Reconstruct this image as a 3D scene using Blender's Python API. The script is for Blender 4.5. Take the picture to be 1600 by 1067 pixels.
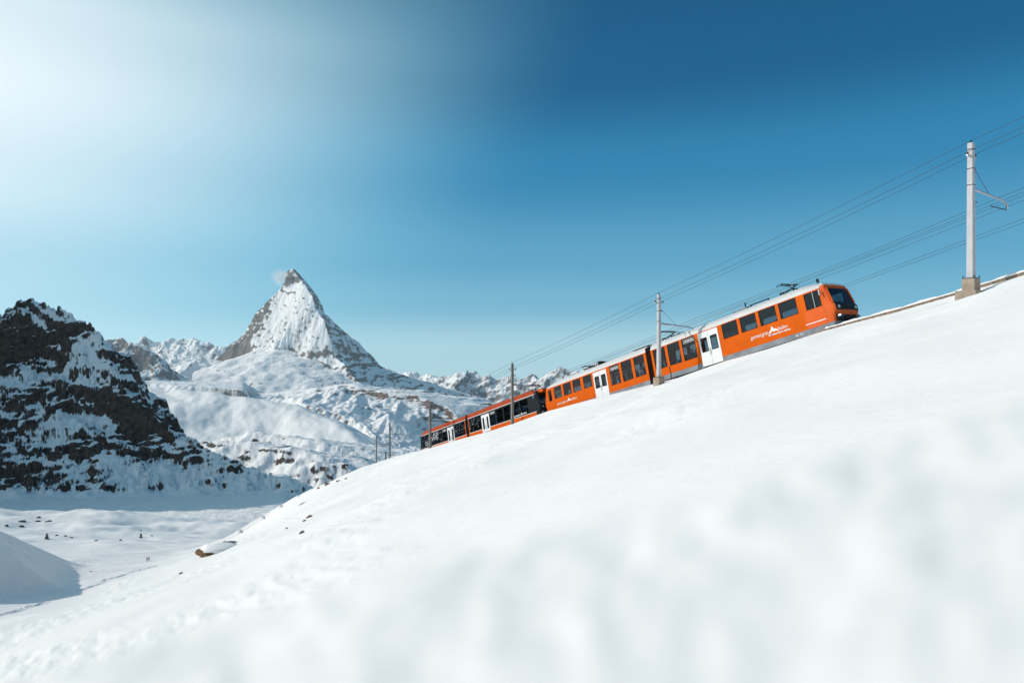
import bpy, math, random
import numpy as np
from mathutils import Vector, Matrix

# ------------------------------------------------------------------ clearing
for o in list(bpy.data.objects):
    bpy.data.objects.remove(o)
SC = bpy.context.scene
COL = SC.collection
random.seed(7)

# ------------------------------------------------------------------ camera
F = 1067.0          # focal length in photo pixels (24 mm on 36 mm)
HZ = 545.0          # horizon row of the photograph
cam_data = bpy.data.cameras.new('camera')
cam_data.lens = 24.0
cam_data.sensor_width = 36.0
cam_data.shift_y = (HZ - 533.5) / 1600.0
cam_data.clip_start = 0.02
cam_data.clip_end = 40000.0
cam_data.dof.use_dof = True
cam_data.dof.focus_distance = 60.0
cam_data.dof.aperture_fstop = 1.3
cam = bpy.data.objects.new('camera', cam_data)
cam.location = (0, 0, 0)
cam.rotation_euler = (math.radians(90), 0, 0)
COL.objects.link(cam)
SC.camera = cam

# ------------------------------------------------------------------ world and sun
SUN_AZ, SUN_EL = -84.0, 27.5        # degrees, azimuth from the view direction (+Y), negative = left
sd = Vector((math.sin(math.radians(SUN_AZ)) * math.cos(math.radians(SUN_EL)),
             math.cos(math.radians(SUN_AZ)) * math.cos(math.radians(SUN_EL)),
             math.sin(math.radians(SUN_EL))))
world = bpy.data.worlds.new('World')
SC.world = world
world.use_nodes = True
wn, wl = world.node_tree.nodes, world.node_tree.links
wn.clear()
w_out = wn.new('ShaderNodeOutputWorld')
w_bg = wn.new('ShaderNodeBackground')
w_sky = wn.new('ShaderNodeTexSky')
w_sky.sky_type = 'NISHITA'
w_sky.sun_disc = False
w_sky.sun_elevation = math.radians(SUN_EL)
w_sky.sun_rotation = math.radians(SUN_AZ)
w_sky.altitude = 500
w_sky.air_density = 1.0
w_sky.dust_density = 0.1
w_sky.ozone_density = 4.0
def w_math(op, *vals):
    n = wn.new('ShaderNodeVectorMath'); n.operation = op
    for i, v in enumerate(vals):
        if hasattr(v, 'is_output'): wl.new(v, n.inputs[i])
        elif op == 'SCALE' and i == 1: n.inputs['Scale'].default_value = v
        else: n.inputs[i].default_value = v
    return n
# thin, dry alpine air: a colour grade of the sky texture (its colours scaled to 0..1, graded, scaled back)
w_lo = w_math('SCALE', w_sky.outputs['Color'], 0.1)
w_cv = wn.new('ShaderNodeRGBCurve')
for ch, pts in enumerate([
        [(0.0, 0.0), (0.09, 0.002), (0.12, 0.010), (0.15, 0.030), (0.20, 0.085), (0.34, 0.14), (0.53, 0.19), (1.0, 0.55)],
        [(0.0, 0.0), (0.17, 0.095), (0.21, 0.130), (0.265, 0.205), (0.35, 0.320), (0.51, 0.44), (0.765, 0.53), (1.0, 0.75)],
        [(0.0, 0.0), (0.33, 0.225), (0.40, 0.285), (0.465, 0.39), (0.58, 0.50), (0.70, 0.60), (0.90, 0.69), (1.0, 0.78)]]):
    c = w_cv.mapping.curves[ch]
    c.points[0].location = pts[0]; c.points[1].location = pts[-1]
    for p in pts[1:-1]: c.points.new(*p)
w_cv.mapping.update()
wl.new(w_lo.outputs[0], w_cv.inputs['Color'])
w_geo = wn.new('ShaderNodeTexCoord')
w_nrm = w_math('NORMALIZE', w_geo.outputs['Generated'])
# paler towards the horizon, deeper overhead: a function of height above the horizon only
w_sep = wn.new('ShaderNodeSeparateXYZ'); wl.new(w_nrm.outputs[0], w_sep.inputs[0])
w_hz = wn.new('ShaderNodeMapRange'); w_hz.inputs['From Min'].default_value = -0.05; w_hz.inputs['From Max'].default_value = 1.0
wl.new(w_sep.outputs['Z'], w_hz.inputs['Value'])
w_rp = wn.new('ShaderNodeValToRGB'); w_rp.color_ramp.interpolation = 'EASE'
RAMP = [(-0.05, (0.49, 0.74, 0.86)), (0.0, (0.44, 0.70, 0.83)), (0.07, (0.145, 0.44, 0.645)), (0.13, (0.085, 0.355, 0.58)), (0.25, (0.018, 0.225, 0.45)), (0.37, (0.002, 0.108, 0.262)), (0.50, (0.002, 0.085, 0.215)), (1.0, (0.002, 0.06, 0.17))]
w_el = w_rp.color_ramp.elements
w_el[0].position = 0.0; w_el[0].color = (*RAMP[0][1], 1); w_el[1].position = 1.0; w_el[1].color = (*RAMP[-1][1], 1)
for z, c in RAMP[1:-1]:
    e = w_el.new((z + 0.05) / 1.05); e.color = (*c, 1)
wl.new(w_hz.outputs[0], w_rp.inputs[0])
w_m1 = wn.new('ShaderNodeMix'); w_m1.data_type = 'RGBA'; w_m1.inputs[0].default_value = 0.85
wl.new(w_cv.outputs[0], w_m1.inputs[6]); wl.new(w_rp.outputs[0], w_m1.inputs[7])
# aureole of the sun, a function of the angle to the sun only
w_dot = w_math('DOT_PRODUCT', w_nrm.outputs[0], sd)
w_map = wn.new('ShaderNodeMapRange'); w_map.interpolation_type = 'SMOOTHSTEP'
w_map.inputs['From Min'].default_value = 0.16
w_map.inputs['From Max'].default_value = 0.82
w_map.inputs['To Max'].default_value = 0.95
wl.new(w_dot.outputs['Value'], w_map.inputs['Value'])
w_air = wn.new('ShaderNodeValToRGB'); w_air.color_ramp.interpolation = 'EASE'           # the veil is thickest at middle height
w_al = w_air.color_ramp.elements
w_al[0].position = 0.0; w_al[0].color = (.52, .52, .52, 1); w_al[1].position = 1.0; w_al[1].color = (.50, .50, .50, 1)
for z, v in ((0.09, 0.66), (0.20, 0.90), (0.30, 1.0), (0.38, 0.90), (0.47, 0.55)):
    e = w_al.new((z + 0.05) / 1.05); e.color = (v, v, v, 1)
wl.new(w_hz.outputs[0], w_air.inputs[0])
w_f = wn.new('ShaderNodeMath'); w_f.operation = 'MULTIPLY'
wl.new(w_map.outputs['Result'], w_f.inputs[0]); wl.new(w_air.outputs[0], w_f.inputs[1])
w_ac = wn.new('ShaderNodeMix'); w_ac.data_type = 'RGBA'
w_ac.inputs[6].default_value = (0.42, 0.98, 1.12, 1); w_ac.inputs[7].default_value = (1.0, 1.05, 1.08, 1)
wl.new(w_f.outputs[0], w_ac.inputs[0])
w_m2 = wn.new('ShaderNodeMix'); w_m2.data_type = 'RGBA'
wl.new(w_ac.outputs[2], w_m2.inputs[7])
wl.new(w_f.outputs[0], w_m2.inputs[0]); wl.new(w_m1.outputs[2], w_m2.inputs[6])
w_hi = w_math('SCALE', w_m2.outputs[2], 10.0)
wl.new(w_hi.outputs[0], w_bg.inputs['Color'])
w_bg.inputs['Strength'].default_value = 0.10
wl.new(w_bg.outputs[0], w_out.inputs['Surface'])

sun_data = bpy.data.lights.new('sun', 'SUN')
sun_data.energy = 2.95
sun_data.angle = math.radians(0.53)
sun_data.color = (1.0, 0.94, 0.86)
sun = bpy.data.objects.new('sun', sun_data)
sun.rotation_euler = (-sd).to_track_quat('-Z', 'Y').to_euler()
sun.location = sd * 300
COL.objects.link(sun)

# ------------------------------------------------------------------ render settings
vs = SC.view_settings
vs.view_transform = 'Standard'
vs.look = 'None'
vs.exposure = 0.0
vs.gamma = 1.0
vs.use_curve_mapping = False
SC.cycles.use_denoising = True
SC.cycles.max_bounces = 7
SC.cycles.diffuse_bounces = 5
SC.cycles.glossy_bounces = 3
SC.cycles.transmission_bounces = 4
SC.cycles.transparent_max_bounces = 12
SC.cycles.volume_bounces = 2
SC.cycles.use_adaptive_sampling = False

# ------------------------------------------------------------------ track geometry shared by train, masts, wall and slope
def fp(px, py, d):
    return np.array([(px - 800) / F * d, d, (HZ - py) / F * d])
C0 = fp(1305, 440.4, 45.0)                       # a point of the train's lower roof edge, near side
D3 = np.array([-646.4, 1067.0, -(868.7 - HZ)]); D3 /= np.linalg.norm(D3)   # down the track
UV = D3[:2] / np.linalg.norm(D3[:2])
NV = np.array([-UV[1], UV[0]])                   # horizontal, from the track towards the viewer's side
N3 = np.array([NV[0], NV[1], 0.0])
U3 = np.cross(D3, N3); U3 *= np.sign(U3[2])
GR = D3[2] / np.linalg.norm(D3[:2])              # gradient of the line
def sp(x, y):
    dx, dy = x - C0[0], y - C0[1]
    return dx * UV[0] + dy * UV[1], dx * NV[0] + dy * NV[1]
def wp(s, p, rel=0.0):
    """a point s metres down the line, p metres towards the viewer, rel metres above the lower roof edge"""
    xy = C0[:2] + s * UV + p * NV
    return np.array([xy[0], xy[1], C0[2] + GR * s + rel])

# ------------------------------------------------------------------ noise
def _hash(ix, iy, seed):
    h = (ix.astype(np.int64) * 374761393 + iy.astype(np.int64) * 668265263 + seed * 974711) & 0x7fffffff
    h = ((h ^ (h >> 13)) * 1274126177) & 0x7fffffff
    h = (h ^ (h >> 16)) & 0xffff
    return h / 65535.0 * 2 * np.pi
def pn(x, y, seed=0):
    x = np.asarray(x, float); y = np.asarray(y, float)
    x0 = np.floor(x); y0 = np.floor(y)
    fx, fy = x - x0, y - y0
    ux = fx ** 3 * (fx * (fx * 6 - 15) + 10); uy = fy ** 3 * (fy * (fy * 6 - 15) + 10)
    def g(i, j):
        a = _hash(x0 + i, y0 + j, seed)
        return np.cos(a) * (fx - i) + np.sin(a) * (fy - j)
    a, b, c, d = g(0, 0), g(1, 0), g(0, 1), g(1, 1)
    return 1.5 * ((a * (1 - ux) + b * ux) * (1 - uy) + (c * (1 - ux) + d * ux) * uy)
def fbm(x, y, oct=4, seed=0, gain=0.5):
    t, a = 0, 1.0
    for k in range(oct):
        t = t + a * pn(x, y, seed + k * 17); x = x * 2.03; y = y * 2.03; a *= gain
    return t
def ridged(x, y, oct=4, seed=0, gain=0.5):
    t, a = 0, 1.0
    for k in range(oct):
        t = t + a * (1 - 2 * np.abs(pn(x, y, seed + k * 17))); x = x * 2.03; y = y * 2.03; a *= gain
    return t
def sstep(x, a, b):
    t = np.clip((x - a) / (b - a), 0, 1); return t * t * (3 - 2 * t)
def smax(a, b, k):
    return np.maximum(a, b) + np.maximum(k - np.abs(a - b), 0) ** 2 / (4 * k)
def softplus(x, w):
    return w * np.logaddexp(0, x / w)

# ------------------------------------------------------------------ mesh helpers
def link(o, parent=None):
    COL.objects.link(o)
    if parent is not None: o.parent = parent
    return o
def tag(o, label=None, cat=None, group=None, kind=None):
    if label: o['label'] = label
    if cat: o['category'] = cat
    if group: o['group'] = group
    if kind: o['kind'] = kind
    return o
def empty(name, label, cat, loc=(0, 0, 0), group=None, matrix=None):
    o = bpy.data.objects.new(name, None)
    o.empty_display_size = 0.3
    if matrix is not None: o.matrix_world = matrix
    else: o.location = loc
    COL.objects.link(o)
    return tag(o, label, cat, group)
def mesh_grid(name, X, Y, Z, mat, attrs=None, wrap=False):
    nr, nc = X.shape
    me = bpy.data.meshes.new(name)
    co = np.stack([X, Y, Z], -1).reshape(-1, 3).astype(np.float32)
    i, j = np.meshgrid(np.arange(nr - 1), np.arange(nc if wrap else nc - 1), indexing='ij')
    j2 = (j + 1) % nc
    q = np.stack([i * nc + j, i * nc + j2, (i + 1) * nc + j2, (i + 1) * nc + j], -1).reshape(-1, 4)
    # make the faces look up
    a, b, d = co[q[0, 0]], co[q[0, 1]], co[q[0, 3]]
    k = len(q) // 2
    a, b, d = co[q[k, 0]], co[q[k, 1]], co[q[k, 3]]
    if np.cross(b - a, d - a)[2] < 0: q = q[:, ::-1]
    nq = len(q)
    me.vertices.add(len(co)); me.vertices.foreach_set('co', co.ravel())
    me.loops.add(nq * 4); me.loops.foreach_set('vertex_index', q.ravel().astype(np.int32))
    me.polygons.add(nq)
    me.polygons.foreach_set('loop_start', np.arange(0, nq * 4, 4, dtype=np.int32))
    me.polygons.foreach_set('use_smooth', np.ones(nq, dtype=bool))
    me.update(calc_edges=True)
    for k, v in (attrs or {}).items():
        at = me.attributes.new(k, 'FLOAT', 'POINT'); at.data.foreach_set('value', v.ravel().astype(np.float32))
    me.materials.append(mat)
    o = bpy.data.objects.new(name, me)
    COL.objects.link(o)
    return o
def grid_nz(X, Y, Z):
    P = np.stack([X, Y, Z], -1)
    a = np.gradient(P, axis=0); b = np.gradient(P, axis=1)
    n = np.cross(a, b); n /= np.linalg.norm(n, axis=-1, keepdims=True) + 1e-12
    return np.abs(n[..., 2])
class MB:
    """collects boxes, prisms and tubes into one mesh"""
    def __init__(s): s.v, s.f = [], []
    def poly(s, pts, faces):
        k = len(s.v); s.v += [tuple(map(float, p)) for p in pts]; s.f += [tuple(i + k for i in f) for f in faces]; return s
    def box(s, x0, x1, y0, y1, z0, z1):
        return s.poly([(x0, y0, z0), (x1, y0, z0), (x1, y1, z0), (x0, y1, z0), (x0, y0, z1), (x1, y0, z1), (x1, y1, z1), (x0, y1, z1)],
                      [(0, 3, 2, 1), (4, 5, 6, 7), (0, 1, 5, 4), (1, 2, 6, 5), (2, 3, 7, 6), (3, 0, 4, 7)])
    def tube(s, pts, r, n=6, cap=True):
        pts = [Vector(p) for p in pts]; rr = r if isinstance(r, (list, tuple)) else [r] * len(pts)
        rings = []
        for i, p in enumerate(pts):
            t = (pts[min(i + 1, len(pts) - 1)] - pts[max(i - 1, 0)]).normalized()
            a = t.cross(Vector((0, 0, 1)))
            if a.length < 1e-3: a = t.cross(Vector((1, 0, 0)))
            a.normalize(); b = t.cross(a)
            rings.append([p + (a * math.cos(2 * math.pi * k / n) + b * math.sin(2 * math.pi * k / n)) * rr[i] for k in range(n)])
        return s.loft(rings, True, cap)
    def loft(s, rings, closed=True, cap=True):
        n = len(rings[0]); k = len(s.v)
        for r in rings: s.v += [tuple(map(float, p)) for p in r]
        for i in range(len(rings) - 1):
            for j in range(n if closed else n - 1):
                j2 = (j + 1) % n
                s.f.append((k + i * n + j, k + i * n + j2, k + (i + 1) * n + j2, k + (i + 1) * n + j))
        if cap and closed:
            s.f.append(tuple(k + j for j in range(n))[::-1]); s.f.append(tuple(k + (len(rings) - 1) * n + j for j in range(n)))
        return s
    def mesh(s, name, mat, smooth=False):
        me = bpy.data.meshes.new(name); me.from_pydata(s.v, [], s.f); me.materials.append(mat)
        if smooth: me.polygons.foreach_set('use_smooth', [True] * len(me.polygons))
        me.update(); return me
    def build(s, name, mat, parent=None, smooth=False, bevel=0, matrix=None):
        o = bpy.data.objects.new(name, s.mesh(name, mat, smooth))
        if matrix is not None: o.matrix_world = matrix
        if bevel:
            m = o.modifiers.new('bevel', 'BEVEL'); m.width = bevel; m.segments = 2; m.limit_method = 'ANGLE'
        return link(o, parent)

# ------------------------------------------------------------------ materials
def new_mat(name):
    m = bpy.data.materials.new(name); m.use_nodes = True
    nt = m.node_tree; b = nt.nodes['Principled BSDF']
    return m, nt, b
def noise_node(nt, scale, detail=4, rough=0.55, coord='Object', stretch=None):
    tc = nt.nodes.new('ShaderNodeTexCoord'); n = nt.nodes.new('ShaderNodeTexNoise')
    n.inputs['Scale'].default_value = scale; n.inputs['Detail'].default_value = detail; n.inputs['Roughness'].default_value = rough
    if stretch is not None:
        mp = nt.nodes.new('ShaderNodeMapping'); mp.inputs['Scale'].default_value = stretch[:3]
        if len(stretch) > 3: mp.inputs['Rotation'].default_value = (0, 0, stretch[3])
        nt.links.new(tc.outputs[coord], mp.inputs[0]); nt.links.new(mp.outputs[0], n.inputs['Vector'])
    else:
        nt.links.new(tc.outputs[coord], n.inputs['Vector'])
    return n
def ramp(nt, src, stops):
    r = nt.nodes.new('ShaderNodeValToRGB'); e = r.color_ramp.elements
    e[0].position, e[0].color = stops[0][0], (*stops[0][1], 1); e[1].position, e[1].color = stops[-1][0], (*stops[-1][1], 1)
    for p, c in stops[1:-1]:
        x = e.new(p); x.color = (*c, 1)
    nt.links.new(src, r.inputs[0]); return r
def paint(name, col, rough=0.4, metal=0.0, var=0.08, scale=3.0, bump=0.0, spec=0.25):
    m, nt, b = new_mat(name)
    b.inputs['Specular IOR Level'].default_value = spec
    n = noise_node(nt, scale, 5, 0.6)
    lo = tuple(c * (1 - var) for c in col); hi = tuple(min(1, c * (1 + var)) for c in col)
    r = ramp(nt, n.outputs['Fac'], [(0.3, lo), (0.7, hi)])
    nt.links.new(r.outputs[0], b.inputs['Base Color'])
    b.inputs['Roughness'].default_value = rough; b.inputs['Metallic'].default_value = metal
    if bump:
        bp = nt.nodes.new('ShaderNodeBump'); bp.inputs['Distance'].default_value = bump; bp.inputs['Strength'].default_value = 0.6
        nt.links.new(n.outputs['Fac'], bp.inputs['Height']); nt.links.new(bp.outputs[0], b.inputs['Normal'])
    return m
SNOW = (0.955, 0.915, 0.88)
def snowrock(name, rock_a, rock_b, nscale, amp=0.35, soft=0.06, bump=0.5, bumpscale=None, stretch=None, snow=SNOW):
    """snow over rock: the rock attribute says where rock is bare, noise frays the border"""
    m, nt, b = new_mat(name)
    at = nt.nodes.new('ShaderNodeAttribute'); at.attribute_name = 'rock'
    n = noise_node(nt, nscale, 6, 0.62, stretch=stretch)
    ma = nt.nodes.new('ShaderNodeMath'); ma.operation = 'MULTIPLY_ADD'; ma.inputs[1].default_value = amp; ma.inputs[2].default_value = -amp * 0.5
    nt.links.new(n.outputs['Fac'], ma.inputs[0])
    ad = nt.nodes.new('ShaderNodeMath'); ad.operation = 'ADD'
    nt.links.new(at.outputs['Fac'], ad.inputs[0]); nt.links.new(ma.outputs[0], ad.inputs[1])
    mr = nt.nodes.new('ShaderNodeMapRange'); mr.inputs['From Min'].default_value = 0.5 - soft; mr.inputs['From Max'].default_value = 0.5 + soft
    nt.links.new(ad.outputs[0], mr.inputs['Value'])
    n2 = noise_node(nt, nscale * 0.6, 5, 0.65)
    rc = ramp(nt, n2.outputs['Fac'], [(0.35, rock_a), (0.65, rock_b)])
    mx = nt.nodes.new('ShaderNodeMix'); mx.data_type = 'RGBA'
    mx.inputs[6].default_value = (*snow, 1)
    nt.links.new(mr.outputs[0], mx.inputs[0]); nt.links.new(rc.outputs[0], mx.inputs[7])
    nt.links.new(mx.outputs[2], b.inputs['Base Color'])
    b.inputs['Roughness'].default_value = 0.85; b.inputs['Specular IOR Level'].default_value = 0.15
    n3 = noise_node(nt, bumpscale or nscale, 6, 0.65)
    bp = nt.nodes.new('ShaderNodeBump'); bp.inputs['Strength'].default_value = 0.7; bp.inputs['Distance'].default_value = bump
    nt.links.new(n3.outputs['Fac'], bp.inputs['Height']); nt.links.new(bp.outputs[0], b.inputs['Normal'])
    return m

M = {}
M['orange'] = paint('orange_paint', (0.66, 0.105, 0.0), 0.5, var=0.09, scale=1.3, spec=0.10)
M['deep_orange'] = paint('weathered_orange_paint', (0.72, 0.12, 0.022), 0.5, var=0.06, scale=1.5, spec=0.12)
M['skirt'] = paint('grey_skirt_paint', (0.22, 0.24, 0.26), 0.5, var=0.25, scale=1.2)
M['roof'] = paint('pale_roof_paint', (0.60, 0.585, 0.57), 0.5, var=0.07, scale=0.8)
M['redroof'] = paint('rust_red_roof_paint', (0.40, 0.065, 0.025), 0.75, var=0.15, scale=0.8, spec=0.05)
M['white'] = paint('white_paint', (0.78, 0.78, 0.77), 0.4, var=0.03)
M['lettering'] = paint('white_lettering', (0.80, 0.80, 0.80), 0.5, var=0.02)
M['black'] = paint('black_paint', (0.012, 0.014, 0.016), 0.25, var=0.2)
M['rubber'] = paint('black_rubber', (0.012, 0.010, 0.010), 0.8, var=0.2)
M['bellows'] = paint('dark_brown_bellows', (0.025, 0.012, 0.008), 0.85, var=0.3, scale=6)
M['darkmetal'] = paint('dark_metal', (0.035, 0.033, 0.032), 0.55, 0.6, var=0.3)
M['silver'] = paint('silver_metal', (0.55, 0.56, 0.58), 0.35, 0.7, var=0.1)
M['mast'] = paint('galvanised_mast', (0.50, 0.50, 0.51), 0.6, 0.0, var=0.10, scale=2.5)
M['mastdark'] = paint('grey_brown_mast', (0.20, 0.19, 0.175), 0.7, 0.0, var=0.15, scale=2.5)
M['concrete'] = paint('brown_concrete', (0.36, 0.285, 0.22), 0.9, var=0.25, scale=2.5, bump=0.02)
M['stone'] = paint('brown_wall_stone', (0.25, 0.19, 0.14), 0.95, var=0.35, scale=2.2, bump=0.03)
M['wire'] = paint('weathered_copper_wire', (0.05, 0.06, 0.065), 0.6, 0.3, var=0.1)
M['ceramic'] = paint('brown_insulator', (0.10, 0.045, 0.03), 0.3, var=0.2)
M['interior'] = paint('grey_interior', (0.16, 0.16, 0.17), 0.7, var=0.1)
M['seat'] = paint('dark_blue_seat', (0.02, 0.025, 0.05), 0.85, var=0.2)
M['rail'] = paint('rusty_rail', (0.12, 0.075, 0.05), 0.6, 0.5, var=0.3)
M['rockbrown'] = paint('brown_rock', (0.20, 0.115, 0.06), 0.95, var=0.4, scale=1.5, bump=0.05)
M['rockgrey'] = paint('grey_rock', (0.22, 0.22, 0.225), 0.95, var=0.3, scale=1.5, bump=0.05)
M['shrub'] = paint('dark_needle', (0.035, 0.03, 0.015), 0.9, var=0.4)
M['trunk'] = paint('brown_bark', (0.08, 0.05, 0.035), 0.9, var=0.3)
M['darkrock'] = paint('dark_rock', (0.075, 0.06, 0.052), 0.95, var=0.3, scale=1.5, bump=0.05)
M['snowcap'] = paint('snow_cap', SNOW, 0.85, var=0.02, scale=2, bump=0.03)
def glass(name, tint, rough=0.03, gloss=1.0):
    m, nt, b = new_mat(name)
    nt.nodes.remove(b)
    tr = nt.nodes.new('ShaderNodeBsdfTransparent'); tr.inputs[0].default_value = (*tint, 1)
    gl = nt.nodes.new('ShaderNodeBsdfGlossy'); gl.inputs['Roughness'].default_value = rough
    gl.inputs['Color'].default_value = (gloss, gloss, gloss, 1)
    fr = nt.nodes.new('ShaderNodeLayerWeight')
    pw = nt.nodes.new('ShaderNodeMath'); pw.operation = 'POWER'; pw.inputs[1].default_value = 4.0
    ma = nt.nodes.new('ShaderNodeMath'); ma.operation = 'MULTIPLY_ADD'; ma.inputs[1].default_value = 0.85; ma.inputs[2].default_value = 0.045
    mx = nt.nodes.new('ShaderNodeMixShader')
    out = [x for x in nt.nodes if x.type == 'OUTPUT_MATERIAL'][0]
    nt.links.new(fr.outputs['Facing'], pw.inputs[0]); nt.links.new(pw.outputs[0], ma.inputs[0])
    nt.links.new(ma.outputs[0], mx.inputs[0]); nt.links.new(tr.outputs[0], mx.inputs[1]); nt.links.new(gl.outputs[0], mx.inputs[2])
    nt.links.new(mx.outputs[0], out.inputs['Surface'])
    return m
M['glass'] = glass('tinted_window_glass', (0.42, 0.46, 0.50))
M['darkglass'] = glass('dark_window_glass', (0.22, 0.25, 0.28))

# ------------------------------------------------------------------ near ground: hillside, track bed, valley
REL = np.array([(-60, -3.45), (-14, -3.42), (-11, -3.53), (-4.6, -3.43), (-1.8, -3.28), (0.5, -3.20), (4.5, -3.25), (8.6, -3.17), (13.2, -3.33), (16.2, -3.21),
                (22, -2.95), (26, -2.80), (32, -2.62), (39, -2.76), (45, -2.78), (51, -2.60), (66, -2.30), (75, -1.95), (84, -1.95), (93, -2.3),
                (105, -3.2), (120, -4.9), (140, -7.8), (170, -13.5), (220, -26), (300, -48), (600, -120), (9000, -600)])
VAL = np.array([(-9000, 40), (-60, 4), (0, -5), (20, -10.2), (40, -14.8), (60, -19.6), (110, -33), (180, -49.4), (240, -61), (262, -66), (300, -79), (380, -100), (450, -115),
                (600, -140), (900, -190), (1500, -290), (3000, -520), (9000, -1500)])
bankA, bankB = fp(-150, 766, 44), fp(140, 893, 76)
def seg_h(x, y, A, B):
    dx, dy = B[0] - A[0], B[1] - A[1]; L2 = dx * dx + dy * dy
    t = np.clip(((x - A[0]) * dx + (y - A[1]) * dy) / L2, 0, 1)
    qx, qy = x - A[0] - t * dx, y - A[1] - t * dy
    side = np.sign(dx * (y - A[1]) - dy * (x - A[0]))
    return t, np.hypot(qx, qy), side
def ground(x, y):
    x = np.asarray(x, float); y = np.asarray(y, float)
    s, p = sp(x, y)
    r = np.hypot(x, y)
    rel = np.interp(s, REL[:, 0], REL[:, 1])
    line = C0[2] + GR * np.clip(s, -60, 9000)
    # track bed behind the lip
    bed = line - 3.42
    w_train = 1 - sstep(s, 72, 86)
    lip = line + rel
    q = np.maximum(p - 1.0, 0)
    relflat = -3.2
    far = sstep(q, 2, 25)
    crest = line + rel * (1 - far) + np.where(s > 90, rel, relflat) * far
    hill = crest - 0.258 * q - 0.010 * np.minimum(q, 25) * sstep(s, -40, 40)
    pe = softplus(30 - (s - 32) * 0.30, 4) + 5
    hill = hill - 0.42 * softplus(p - pe, 5)
    # behind the lip: down to the bed, flat for two tracks, then falling
    inner = lip * (1 - w_train) + w_train * (bed + (lip - bed) * sstep(p, 0.32, 0.95))
    behind = inner - 0.16 * softplus(-p - 9, 2)
    hill = np.where(p > 1.0, hill, behind)
    val = np.interp(y, VAL[:, 0], VAL[:, 1])
    val = val + 0.05 * softplus(-x - 120, 30) * sstep(r, 100, 300) - 0.10 * np.clip(x, 0, 5000) * sstep(r, 300, 900)
    # hummocks
    amp = sstep(r, 60, 240)
    val = val + amp * (2.6 * fbm(x / 46, y / 46, 3, 5) + 0.7 * fbm(x / 13, y / 13, 3, 9)) * (1 - 0.6 * sstep(r, 280, 380) * (1 - sstep(r, 420, 500)))
    z = smax(hill, val, 5.0)
    z = np.where((p < 1.0) & (s < 90) & (s > -80), hill, z)
    on = sstep(p, 1.0, 4)
    z = z + on * (0.26 * fbm(x / 11, y / 11, 3, 3) + 0.028 * fbm(x / 1.9, y / 1.9, 3, 4) * sstep(fbm(x / 14, y / 14, 2, 6), -.2, .5)) * (0.35 + 0.65 * sstep(r, 6, 30))
    # wind-blown steps running across the slope
    z = z + on * 0.045 * fbm(s / 1.8, p / 0.55, 3, 21) * sstep(fbm(s / 12, p / 7, 2, 22), -.15, .55) * sstep(r, 4, 12) * (1 - sstep(r, 120, 200))
    # ploughed snow bank at the left
    t, dist, side = seg_h(x, y, bankA, bankB)
    hb = bankA[2] * (1 - t) + bankB[2] * t
    wob = 0.22 * fbm(x / 2.5, y / 2.5, 3, 31) * sstep(dist, 0.3, 2)
    dist = np.sqrt(dist ** 2 + 0.36) - 0.6
    bank = hb - np.where(side < 0, 0.85, 0.42) * dist + wob
    z = smax(z, bank, 0.9)
    # hollow round the big mast foot
    z = z - 0.62 * np.exp(-((s + 9.4) ** 2 + (p - 3.0) ** 2) / 0.9)
    # snow mound right at the lens
    mc = -0.128 + 0.286 * x
    mound = mc - 0.95 * softplus(y - 0.52, 0.035) - np.where(y < 0.5, 0.10 * (0.5 - y), 0) - 0.22 * softplus(-y - 0.3, 0.1) - 0.3 * softplus(np.abs(x) - 4, 0.5)
    mound = mound + 0.0032 * fbm(x / 0.11, y / 0.11, 3, 41) + 0.002 * fbm(x / 0.03, y / 0.03, 2, 42) * (r < 3) + 0.008 * fbm(x / 0.4, y / 0.4, 2, 43)
    z = np.where(r < 14, smax(z, mound, 0.08), z)
    return z
def gz(x, y):
    return float(ground(np.array([x]), np.array([y]))[0])

az_in = np.linspace(-0.80, 0.80, 620)
az_t = np.arctan(az_in)
az_out = np.linspace(az_t[-1], 2 * np.pi + az_t[0], 110)[1:-1]
az = np.concatenate([az_t, az_out])
def lg(a, b, n): return np.exp(np.linspace(np.log(a), np.log(b), n, endpoint=False))
rr = np.concatenate([lg(0.04, 0.3, 14), lg(0.3, 1.2, 110), lg(1.2, 12, 70), lg(12, 34, 60), lg(34, 130, 260), lg(130, 420, 130), lg(420, 1000, 30), lg(1000, 9000, 24)])
R_, A_ = np.meshgrid(rr, az, indexing='ij')
GX, GY = R_ * np.sin(A_), R_ * np.cos(A_)
GZ = ground(GX, GY)
# bare rock showing through in the valley and on the brow
def blob(px, py, d, rx, ry):
    c = fp(px, py, d); return np.exp(-(((GX - c[0]) / rx) ** 2 + ((GY - c[1]) / ry) ** 2))
rk = 0.62 * blob(60, 806, 285, 34, 26) + 0.50 * blob(130, 833, 190, 22, 9) + 0.42 * blob(215, 828, 205, 12, 8)
rk = rk + 0.55 * blob(525, 750, 150, 5, 16) + 0.55 * blob(480, 808, 88, 1.2, 5) + 0.50 * blob(505, 758, 140, 4, 9)
rk = rk * (0.62 + 0.75 * fbm(GX / 6, GY / 3.5, 4, 55)) + 0.02
snow_near = snowrock('valley_snow', (0.09, 0.055, 0.035), (0.22, 0.13, 0.07), 0.5, amp=0.30, soft=0.05, bump=0.05, bumpscale=0.9)
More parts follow.
